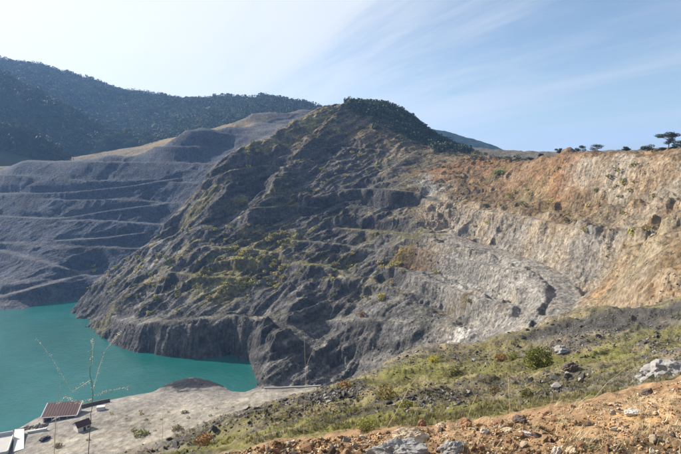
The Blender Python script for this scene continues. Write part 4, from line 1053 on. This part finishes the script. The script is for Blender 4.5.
# ------------------------------------------------------------------ buildings by the lake
def box_arr(x0, x1, y0, y1, z0, z1):
    v = np.array([(x, y, z) for z in (z0, z1) for y in (y0, y1) for x in (x0, x1)], float)
    q_ = [(0, 2, 3, 1), (4, 5, 7, 6), (0, 1, 5, 4), (2, 6, 7, 3), (0, 4, 6, 2), (1, 3, 7, 5)]
    return v, np.array([t_ for a, b_, c, d in q_ for t_ in ((a, b_, c), (a, c, d))])
def merge(*arrs):
    V, T = [], []; off = 0
    for v, t_ in arrs: V.append(v); T.append(t_ + off); off += len(v)
    return np.concatenate(V), np.concatenate(T)
def slab_roof(pts, th):
    """a sloping slab from four corner points, th thick"""
    a = np.array(pts, float); v = np.concatenate([a, a - (0, 0, th)])
    q_ = [(0, 1, 2, 3), (7, 6, 5, 4), (0, 4, 5, 1), (1, 5, 6, 2), (2, 6, 7, 3), (3, 7, 4, 0)]
    return v, np.array([t_ for a_, b_, c, d in q_ for t_ in ((a_, b_, c), (a_, c, d))])
M_red = simple('red_roof_sheet', (.05, .014, .016), .6, 1.5, .3)
M_wall = simple('pale_render', (.55, .52, .48), .85, 1.0, .15)
M_white = simple('white_paint', (.46, .46, .45), .7, .6, .08)
M_conc = simple('concrete', (.36, .35, .335), .9, .5, .18, .3, .05)
M_dark = simple('dark_opening', (.03, .03, .035), .6, 1, .2)
M_rock_dark = simple('bank_rock', (.10, .095, .09), .95, .6, .4, .8, .5)

def ground_pt(px, py):
    x, y, z = pick(px, py, 150); return x, y, zat(x, y)
# long open-fronted shed: mono-pitch red roof falling towards the slope, white gable trim
xa, ya, za_ = ground_pt(43, 423); xb, yb, zb_ = ground_pt(76, 417)
gz = min(za_, zb_) - .2
yaw = math.atan2(yb - ya, xb - xa); L_ = math.hypot(xb - xa, yb - ya); Dp = 8.0
o = prop(empty('long_shed', (xa, ya, gz)), 'long dark red roofed shed at the edge of the lake', 'shed'); o.rotation_euler = (0, 0, yaw)
part('roof', slab_roof([(-.4, -.5, 2.9), (L_ + .4, -.5, 2.9), (L_ + .4, Dp, 5.6), (-.4, Dp, 5.6)], .18), M_red, o)
rb_ = [box_arr(x_ - .05, x_ + .05, -.45, Dp, 0, .07) for x_ in np.arange(.3, L_, 1.1)]
for bx__ in rb_:
    v, t_ = bx__; v[:, 2] += 2.9 + (v[:, 1] + .5) * (2.7 / (Dp + .5)) - .01
    part('roof_seam', (v, t_), M_red, o)
for nm_, arr in [('gutter', box_arr(-.4, L_ + .4, -.75, -.5, 2.62, 2.88)), ('gable_trim', slab_roof([(-.75, -.5, 2.98), (-.41, -.5, 2.98), (-.41, Dp, 5.68), (-.75, Dp, 5.68)], .5)),
                 ('gable_trim', slab_roof([(L_ + .41, -.5, 2.98), (L_ + .75, -.5, 2.98), (L_ + .75, Dp, 5.68), (L_ + .41, Dp, 5.68)], .5)),
                 ('back_wall', box_arr(0, L_, Dp - .3, Dp - .1, -1, 5.35)), ('side_wall', box_arr(0, .2, 0, Dp - .3, -1, 2.7)), ('side_wall', box_arr(L_ - .2, L_, 0, Dp - .3, -1, 2.7))]:
    part(nm_, arr, M_white if nm_ in ('gutter', 'gable_trim') else M_wall, o)
for x_ in np.linspace(.4, L_ - .4, 5): part('post', box_arr(x_ - .1, x_ + .1, -.1, .1, -.5, 2.7), M_wall, o)
# small hut
xa, ya, za_ = ground_pt(78, 433); xb, yb, zb_ = ground_pt(91, 428.5)
yaw = math.atan2(yb - ya, xb - xa); L_ = math.hypot(xb - xa, yb - ya)
o = prop(empty('small_hut', (xa, ya, min(za_, zb_) - .3)), 'small pale hut with a dark red pitched roof beside the long shed', 'hut'); o.rotation_euler = (0, 0, yaw)
part('wall', box_arr(0, L_, 0, 4.4, -.5, 2.5), M_wall, o)
part('roof', merge(slab_roof([(-.3, -.4, 2.45), (L_ + .3, -.4, 2.45), (L_ + .3, 2.2, 4.1), (-.3, 2.2, 4.1)], .14), slab_roof([(-.3, 2.2, 4.1), (L_ + .3, 2.2, 4.1), (L_ + .3, 4.8, 2.45), (-.3, 4.8, 2.45)], .14)), M_red, o)
part('door', box_arr(L_ * .42, L_ * .42 + .95, -.04, .02, -.3, 1.95), M_dark, o)
part('window', box_arr(L_ * .72, L_ * .72 + .9, -.04, .02, .9, 1.75), M_dark, o)
part('gable_wall', (np.array([(.02, 0, 2.5), (.02, 4.4, 2.5), (.02, 2.2, 3.95), (L_ - .02, 0, 2.5), (L_ - .02, 4.4, 2.5), (L_ - .02, 2.2, 3.95)], float), np.array([(0, 2, 1), (3, 4, 5), (0, 3, 5), (0, 5, 2), (1, 2, 5), (1, 5, 4)])), M_wall, o)
# white storage box
x, y, z = ground_pt(101, 410)
o = prop(empty('storage_box', (x, y, z - .1)), 'small white storage box on the bank right of the red shed', 'container'); o.rotation_euler = (0, 0, .25)
part('body', box_arr(-1.6, 1.6, -1, 1, 0, 1.7), M_white, o); part('lid', box_arr(-1.75, 1.75, -1.15, 1.15, 1.703, 1.85), M_white, o)
# large white flat-roofed building in the lower left corner
xa, ya, za_ = ground_pt(13, 441)
o = prop(empty('flat_roofed_building', (xa, ya, za_)), 'large white flat roofed building in the lower left corner', 'building'); o.rotation_euler = (0, 0, .42)
part('wall', box_arr(-30, 0, -14, 0, -4, 2.6), M_white, o)
part('roof', box_arr(-30.1, .1, -14.1, .1, 2.603, 2.8), M_conc, o)
part('parapet', box_arr(-30.2, .2, .1, .45, -3.9, 4.1), M_white, o)
part('parapet', box_arr(.1, .45, -14.1, .1, 2.0, 3.1), M_white, o)
# pale concrete pad beside it and a low white wall
def pad(name, corners, th, mat, label, cat):
    w_ = [ground_pt(*c) for c in corners]; zz = max(q_[2] for q_ in w_) + .12
    o = link(bpy.data.objects.new(name, np_mesh(name, *slab_roof([(q_[0], q_[1], zz) for q_ in w_], th), 3, mat, False)))
    return prop(o, label, cat)
pad('concrete_pad', [(13, 453), (24, 449), (24.5, 433.5), (15, 435.5)], 2.5, M_white, 'pale concrete pad between the white building and the red shed', 'pad')
def beam(name, p0, p1, hgt, wid, mat, label, cat, base=.6, panels=0, kids=None):
    (x0, y0, z0), (x1, y1, z1) = ground_pt(*p0), ground_pt(*p1)
    L = math.hypot(x1 - x0, y1 - y0); a = math.atan2(y1 - y0, x1 - x0)
    o = prop(empty(name, (x0, y0, min(z0, z1))), label, cat); o.rotation_euler = (0, 0, a)
    m_ = panels or max(1, int(L / 6))
    for k in range(m_):
        s0, s1 = L * k / m_, L * (k + 1) / m_
        zz = [zat(x0 + (x1 - x0) * s / L, y0 + (y1 - y0) * s / L) - min(z0, z1) for s in (s0, s1)]
        part(kids or 'panel', merge(slab_roof([(s0 + .02, -wid, zz[0] + hgt), (s1 - .02, -wid, zz[1] + hgt), (s1 - .02, wid, zz[1] + hgt), (s0 + .02, wid, zz[0] + hgt)], hgt + base)), mat, o)
    return o
beam('low_wall', (28, 434), (47, 430.5), 1.1, .35, M_white, 'short low white wall on the yard in front of the red shed', 'wall')
beam('edge_wall', (264, 389.2), (321, 386.8), .9, .3, M_conc, 'long low pale concrete wall along the brink of the terrace', 'wall')
beam('retaining_wall', (79, 409), (110, 402), 1.8, .4, M_rock_dark, 'dark stone retaining wall along the shore right of the shed', 'wall', 2)
# dark parked car on the yard
x, y, z = ground_pt(45, 440)
o = prop(empty('parked_car', (x, y, z)), 'dark small car parked on the yard below the red shed', 'car'); o.rotation_euler = (0, 0, 1.2)
M_car = simple('dark_car_paint', (.02, .022, .028), .3, 1, .1); M_tyre = simple('tyre_rubber', (.02, .02, .02), .9, 5, .1)
part('body', merge(slab_roof([(-2, -.85, .95), (2, -.85, .85), (2, .85, .85), (-2, .85, .95)], .6)), M_car, o)
part('cabin', (np.array([(-1.6, -.8, .93), (1.0, -.8, .88), (1.0, .8, .88), (-1.6, .8, .93), (-1.2, -.65, 1.45), (.4, -.65, 1.45), (.4, .65, 1.45), (-1.2, .65, 1.45)], float),
               np.array([t_ for a_, b_, c, d in [(4, 5, 6, 7), (0, 1, 5, 4), (1, 2, 6, 5), (2, 3, 7, 6), (3, 0, 4, 7)] for t_ in ((a_, b_, c), (a_, c, d))])), M_dark, o)
for sx in (-1.25, 1.25):
    for sy in (-.82, .82):
        a = np.linspace(0, 2 * math.pi, 13)[:-1]
        part('wheel', tube([[(sx, sy - .1, .32, .32), (sx, sy + .1, .32, .32)]], 12), M_tyre, o)
# rock bank between yard and water
g = np.random.default_rng(77)
pts_ = [ground_pt(14 + 33 * u + g.normal(0, .6), 431.5 - 6.5 * u + g.normal(0, .7)) for u in g.random(160)]
stuff('shore_rubble', scatter(HULLS, np.array(pts_), g.uniform(.8, 2.2, 160), np.repeat([(.12, .11, .11)], 160, 0), .4, .1, 5), M_far)

# ------------------------------------------------------------------ stones on the gravel brow and the near slope
def stone_mat(name, rgb, var=.4): return simple(name, rgb, .92, 9, var, .9, .03)
MS = [stone_mat('stone_ochre', (.33, .22, .125)), stone_mat('stone_rust', (.24, .135, .08)), stone_mat('stone_cream', (.44, .36, .26)), stone_mat('stone_grey', (.24, .235, .23)), stone_mat('stone_dark', (.10, .08, .07)), stone_mat('stone_white', (.46, .43, .38), .3)]
def boulder(name, px, py, w, d, h_, mi, seed, label, rough=.16, yaw=None, sink=.38):
    x, y, z = pick(px, py); w, d, h_ = [q_ * y / F for q_ in (w, d, h_)]
    bm = bmesh.new(); bmesh.ops.create_icosphere(bm, subdivisions=5 if w > .3 and y < 9 else 4, radius=.5)
    v = np.array([q_.co[:] for q_ in bm.verts]); t_ = np.array([[q_.index for q_ in f_.verts] for f_ in bm.faces]); bm.free()
    g = np.random.default_rng(seed)
    # cut by random planes for facets, then roughen
    for _ in range(9):
        n_ = g.normal(0, 1, 3); n_ /= np.linalg.norm(n_); c = g.uniform(.27, .42)
        dd = v @ n_ - c; v -= np.outer(np.where(dd > 0, dd, 0), n_) * .75
    s = seed * 3.7
    nn = fbm(v[:, 0] * 3.4 + s, v[:, 1] * 3.4 + v[:, 2] * 2.6, 6, seed, .6) + fbm(v[:, 2] * 3.8 + s, v[:, 0] * 2.4 - v[:, 1] * 3.4, 6, seed + 9, .6)
    v = v * (1 + rough * nn)[:, None] * (w * 1.15, d * 1.15, h_ * 1.2)
    o = link(bpy.data.objects.new(name, np_mesh(name, v, t_, 3, MS[mi], False)))
    o.location = (x, y, zat(x, y) + h_ * (.5 - sink)); o.rotation_euler = (0, 0, g.uniform(-.4, .4) if yaw is None else yaw)
    return prop(o, label, 'rock')
boulder('boulder', 398, 458, 58, 36, 24, 3, 51, 'big rough grey rock at the bottom edge of the picture', .22, 0)
boulder('boulder', 408, 441, 40, 28, 17, 2, 52, 'cream coloured rock just behind the big grey rock', .18, .3)
boulder('boulder', 451, 452, 26, 20, 16, 3, 53, 'pale grey pointed rock right of the big grey rock', .2)
boulder('stone', 422, 426, 8, 7, 10, 1, 54, 'small upright brown stone behind the cream rock')
boulder('boulder', 467, 426, 15, 12, 12, 1, 55, 'dark-sided rusty stone on the brow above the pale grey rock')
boulder('stone', 441, 427, 9, 8, 7, 2, 56, 'small cream stone between the upright brown stone and the rusty stone')
boulder('boulder', 500, 425, 15, 12, 9, 1, 57, 'rust-brown flat-topped rock left of the darkest stone')
boulder('boulder', 519, 422, 15, 12, 11, 4, 58, 'darkest blackish-brown stone standing on the gravel brow')
boulder('stone', 508, 431, 13, 9, 5, 2, 59, 'flat cream stone below the rust-brown rock')
boulder('stone', 525, 434, 14, 9, 5, 5, 60, 'flat white stone below the darkest stone')
boulder('stone', 484, 432, 8, 6, 5, 5, 61, 'small pale stone left of the flat cream stone')
boulder('boulder', 633, 414, 17, 12, 8, 5, 62, 'whitish flat rock on top of the orange mound', .14, .1)
boulder('stone', 557, 455, 9, 8, 13, 5, 63, 'pale upright stone at the bottom edge under the orange gravel')
boulder('stone', 572, 452, 11, 9, 9, 2, 64, 'cream stone at the bottom edge beside the pale upright stone')
boulder('boulder', 648, 394, 12, 9, 8, 4, 65, 'dark stone on the far edge of the brow, near the right side')
boulder('boulder', 571, 369, 15, 11, 9, 4, 66, 'dark angular boulder on the slope right of the big round shrub')
boulder('boulder', 562, 352, 20, 14, 9, 3, 67, 'pinkish grey rock on the slope above the dark boulder')
boulder('rock_outcrop', 655, 378, 40, 30, 22, 3, 68, 'big pale grey rock outcrop at the right edge behind the brow', .2, .5, .35)
boulder('rock_outcrop', 676, 374, 36, 28, 22, 3, 69, 'pale rock continuing the outcrop at the right edge', .2, -.3, .35)

g = np.random.default_rng(15)
def soil_spot(g):
    while True:
        px = g.uniform(225, 690); top = np.interp(px, [215, 300, 400, 500, 560, 620, 681], [456, 441, 432, 421, 409, 399, 381])
        py = top + (470 - top) * g.random() ** 1.2
        x, y, z = pick(px, py)
        if y < 9.5: return x, y, zat(x, y)
hm = [np_mesh('gravel_stone', HULLS[i][0], HULLS[i][1], 3, MS[[0, 1, 2, 0, 1, 0, 3, 0, 1, 4][i]], False) for i in range(10)]
made = []
SCOL = ['ochre', 'rusty', 'cream', 'ochre', 'rusty', 'ochre', 'grey', 'ochre', 'rusty', 'blackish']
for k in range(150):
    x, y, z = soil_spot(g); s = .06 + .11 * g.random() ** 2
    o = bpy.data.objects.new('gravel_stone', hm[int(g.integers(0, 10))]); made.append(o)
    o.location = (x, y, z + s * .12); o.scale = (s, s * g.uniform(.7, 1), s * g.uniform(.7, 1.1)); o.rotation_euler = (g.normal(0, .4), g.normal(0, .4), g.uniform(0, 6.28))
    prop(link(o), 'loose brown or ochre stone among many in the orange gravel of the brow', 'stone', 'loose stones of the gravel brow')
for i, cn in enumerate(('ochre', 'rusty', 'cream', 'grey', 'blackish')):
    tell_apart([o for o in made if SCOL[hm.index(o.data)] == cn], lambda k, o: '%s loose %s stone from the left on the gravel brow' % (k, cn))
pp = np.array([soil_spot(g) for _ in range(9000)]); ss = .007 + .06 * g.random(9000) ** 4
cols = np.array([(.42, .27, .14), (.31, .185, .10), (.47, .35, .21), (.22, .145, .085), (.45, .39, .31)])[g.integers(0, 5, 9000)] * .8
stuff('gravel', scatter([hull(100 + i, 8) for i in range(6)], pp + (0, 0, .004), ss, cols, .5, .12, 6), M_near)
# black slag stones on the near slope
def slope_spots(lines, n_, spread, g):
    out_ = []
    for _ in range(n_):
        ln = lines[int(g.integers(0, len(lines)))]; k = int(g.integers(0, len(ln) - 1)); u = g.random()
        px = ln[k][0] + (ln[k + 1][0] - ln[k][0]) * u; py = ln[k][1] + (ln[k + 1][1] - ln[k][1]) * u
        x, y, z = pick(px + g.normal(0, spread * 2), py + g.normal(0, spread))
        if y > 130 or y < 14: continue
        out_.append((x, y, zat(x, y)))
    return np.array(out_)
slag = [[(150, 452), (250, 412), (300, 402)], [(300, 402), (335, 393), (360, 388)], [(310, 398), (350, 392)], [(500, 342), (545, 330), (610, 318)], [(560, 330), (620, 324), (670, 312)], [(455, 356), (490, 360)],
        [(560, 347), (600, 340)], [(395, 402), (470, 392)], [(520, 385), (580, 378)], [(385, 360), (425, 352)], [(640, 345), (681, 340)]]
sp_ = slope_spots(slag, 170, 4, g); made = []
sm = [np_mesh('slag_rock', HULLS[i][0], HULLS[i][1], 3, stone_mat('slag_%s' % ('black', 'brown', 'grey')[i], ((.06, .058, .06), (.12, .10, .085), (.22, .21, .20))[i]), False) for i in range(3)]
for p_ in sp_:
    o = bpy.data.objects.new('slag_rock', sm[int(g.choice([0, 0, 0, 1, 2]))]); s = .35 + .75 * g.random() ** 2
    o.location = tuple(p_ + (0, 0, s * .1)); o.scale = (s, s * .8, s * g.uniform(.6, 1)); o.rotation_euler = (g.normal(0, .3), g.normal(0, .3), g.uniform(0, 6.28))
    made.append(o)
    prop(link(o), 'dark angular rock among many along the slag bands of the near slope', 'rock', 'dark rocks of the near slope')
for i, cn in enumerate(('black', 'brown', 'grey')):
    tell_apart([o for o in made if o.data == sm[i]], lambda k, o: '%s angular %s rock from the left along the slag bands of the near slope' % (k, cn))
sp_ = slope_spots(slag, 6000, 9, g)
stuff('slag_rubble', scatter(HULLS, sp_, .08 + .3 * g.random(len(sp_)) ** 2, np.array([(.07, .066, .066), (.11, .1, .09), (.2, .19, .18)])[g.integers(0, 3, len(sp_))], .5, .1, 8), M_near)

# ------------------------------------------------------------------ grass
def grass_field(name, n_, area, size, cols, keep, seed, tm=TUFTS):
    g = np.random.default_rng(seed); P_ = []
    while len(P_) < n_:
        px, py = g.uniform(area[0], area[2]), g.uniform(area[1], area[3])
        x, y, z = pick(px, py)
        if keep(x, y, g): P_.append((x, y, zat(x, y)))
    P_ = np.array(P_)
    s = g.uniform(size[0], size[1], n_); c = np.array(cols)[g.integers(0, len(cols), n_)]
    stuff(name, scatter(tm, P_, np.stack([s * 1.1, s * 1.1, s], 1), c, .15, .2, seed), M_grass)
nz = lambda x, y, sc_, sd: float(fbm(np.array([x / sc_]), np.array([y / sc_]), 3, sd)[0])
grass_field('slope_grass', 7500, (170, 300, 700, 445), (.10, .28), [(.15, .155, .05), (.12, .12, .05), (.25, .21, .12), (.20, .165, .09), (.32, .27, .16)], lambda x, y, g: 10 < y < 120 and nz(x, y, 5, 410) > -.2 + .3 * (g.random() - .5), 51)
grass_field('brow_grass', 260, (380, 395, 690, 454), (.05, .16), [(.48, .40, .24), (.40, .32, .17), (.55, .48, .32)], lambda x, y, g: y < 9 and nz(x, y, .8, 420) > .1, 52, [tuft(i + 40, 9, 1.3, .011) for i in range(6)])
# ------------------------------------------------------------------ dry stalks in front of the view
M_stalk = simple('dry_stalk', (.50, .41, .27), .8, 30, .25)
M_stalk_dark = simple('green_brown_stem', (.12, .11, .07), .8, 30, .25)
M_flower = simple('bleached_florets', (.72, .64, .50), .8, 60, .2)
def stalk(name, label, stem, branches, Yd, seed, flowers=True, rad=.0022, mat=None):
    """stem and branches given as photograph points at distance Yd; the stem is carried down to the ground"""
    g = np.random.default_rng(seed)
    s3 = [np.array(P(px, py, Yd + dy)) for px, py, dy in stem]
    base = s3[0].copy(); gz_ = zat(base[0], base[1]); base[2] = gz_
    o = prop(empty(name, tuple(base)), label, 'dry plant')
    path = [np.array((0, 0, -.03))] + ([s3[0] - base] if s3[0][2] > gz_ + .05 else []) + [p - base for p in s3[1:]]
    fine = []
    for a, c in zip(path[:-1], path[1:]):
        for k in range(4): fine.append(a + (c - a) * k / 4 + g.normal(0, .0015, 3))
    fine.append(path[-1])
    nf = len(fine)
    part('stem', tube([[(*p, rad * (1.2 - .7 * i / nf)) for i, p in enumerate(fine)]], 5), mat or M_stalk, o)
    for br in branches:
        b3 = [np.array(P(px, py, Yd + dy)) - base for px, py, dy in br]
        fb = []
        for a, c in zip(b3[:-1], b3[1:]):
            for k in range(4): fb.append(a + (c - a) * k / 4)
        fb.append(b3[-1])
        bo = part('branch', tube([[(*p, rad * (.6 - .3 * i / len(fb))) for i, p in enumerate(fb)]], 4), M_stalk, o)
        if flowers:
            nfl = 46; pos_ = []
            for _ in range(nfl):
                i = int(g.integers(1, len(fb))); u = g.random()
                pos_.append(fb[i - 1] + (fb[i] - fb[i - 1]) * u + g.normal(0, .004, 3))
            v, t_, c = scatter([hull(i + 300, 7) for i in range(3)], np.array(pos_), g.uniform(.003, .007, nfl) * (Yd / 2.4), np.ones((nfl, 3)), .5, .0, seed)
            fo = link(bpy.data.objects.new('floret', np_mesh('floret', v, t_, 3, M_flower, False)), bo); fo['kind'] = 'stuff'
    return o
stalk('flower_stalk', 'tall thin dark stalk with whitish flowering side branches in front of the lake', [(88, 454, 0), (91, 420, 0), (93, 395, 0), (90, 370, 0), (92, 350, 0)],
      [[(92, 396, 0), (110, 391, .05), (131, 387, .1)], [(92, 399, 0), (82, 402, -.02), (71, 402, -.05)], [(92, 392, 0), (104, 352, .05), (121, 331, .08)], [(91, 380, 0), (72, 392, .03), (52, 358, .1), (36, 338, .16)], [(91, 366, 0), (93, 345, .02), (92, 340, .02)]], 2.4, 61, True, .0018, M_stalk_dark)
stalk('flower_stalk', 'pale dry grass stalk in front of the red shed', [(54, 454, 0), (56, 420, 0), (58, 400, 0), (60, 386, 0)], [[(57, 404, 0), (66, 396, .03), (71, 400, .05)]], 2.6, 62, True, .0018)
stalk('flower_stalk', 'faint dry stalk in front of the pale lakeside ground', [(160, 470, 0), (162, 440, 0), (163, 412, 0)], [[(162, 425, 0), (166, 416, .02), (167, 408, .03)]], 3.2, 63, False, .0018)
stalk('dry_stalk', 'long pale leaning stalk left of the cream rock', [(384, 436, 0), (396, 412, .05), (411, 384, .1), (421, 374, .14)], [], 6.3, 64, False, .003)
stalk('dry_stalk', 'thin upright dry stalk above the rust-brown rock', [(511, 424, 0), (509, 395, 0), (508, 372, 0)], [[(509, 405, 0), (519, 390, .1), (530, 381, .2)]], 7.0, 65, False, .0033)
stalk('dry_stalk', 'thin stalk leaning right above the rusty stone', [(466, 422, 0), (472, 405, .05), (477, 394, .1)], [], 6.8, 66, False, .003)
stalk('dry_stalk', 'thin dry stalk rising from the lower gravel by the flat white stone', [(507, 447, 0), (514, 436, .05), (521, 425, .1)], [], 5.5, 67, False, .003)
stalk('dry_stalk', 'faint tall stalk standing before the rocky slope left of centre', [(303, 452, 0), (304, 420, 0), (306, 385, 0), (304, 332, 0)], [[(305, 370, 0), (312, 352, .05), (317, 340, .1)]], 4.6, 68, False, .0016)
stalk('dry_stalk', 'pair of fine curved stalks beside the rock outcrop on the right', [(590, 402, 0), (606, 384, .1), (628, 366, .2)], [[(600, 390, .05), (622, 380, .2), (644, 360, .3)]], 8.0, 69, False, .0033)
# bleached fallen branch in the lower right corner
M_twig = simple('bleached_wood', (.62, .50, .33), .8, 20, .2, .4, .01)
Yd = 5.2
pts3 = [P(630, 458, Yd - .2), P(645, 449, Yd), P(655, 443, Yd), P(668, 440, Yd + .02), P(690, 430, Yd + .1)]
o = prop(empty('fallen_branch', (pts3[1][0], pts3[1][1], zat(pts3[1][0], pts3[1][1]))), 'bleached forked branch lying in the lower right corner', 'branch')
ob = np.array(o.location)
part('limb', tube([[(*(np.array(p) - ob), .016 - .002 * i) for i, p in enumerate(pts3)]], 7), M_twig, o)
part('twig', tube([[(*(np.array(p) - ob), .012 - .002 * i) for i, p in enumerate([P(655, 443, Yd), P(662, 430, Yd), P(668, 417, Yd + .05)])]], 6), M_twig, o)
part('twig', tube([[(*(np.array(p) - ob), .009 - .002 * i) for i, p in enumerate([P(668, 440, Yd + .02), P(674, 432, Yd), P(678, 420, Yd)])]], 6), M_twig, o)
haze(0.00011)
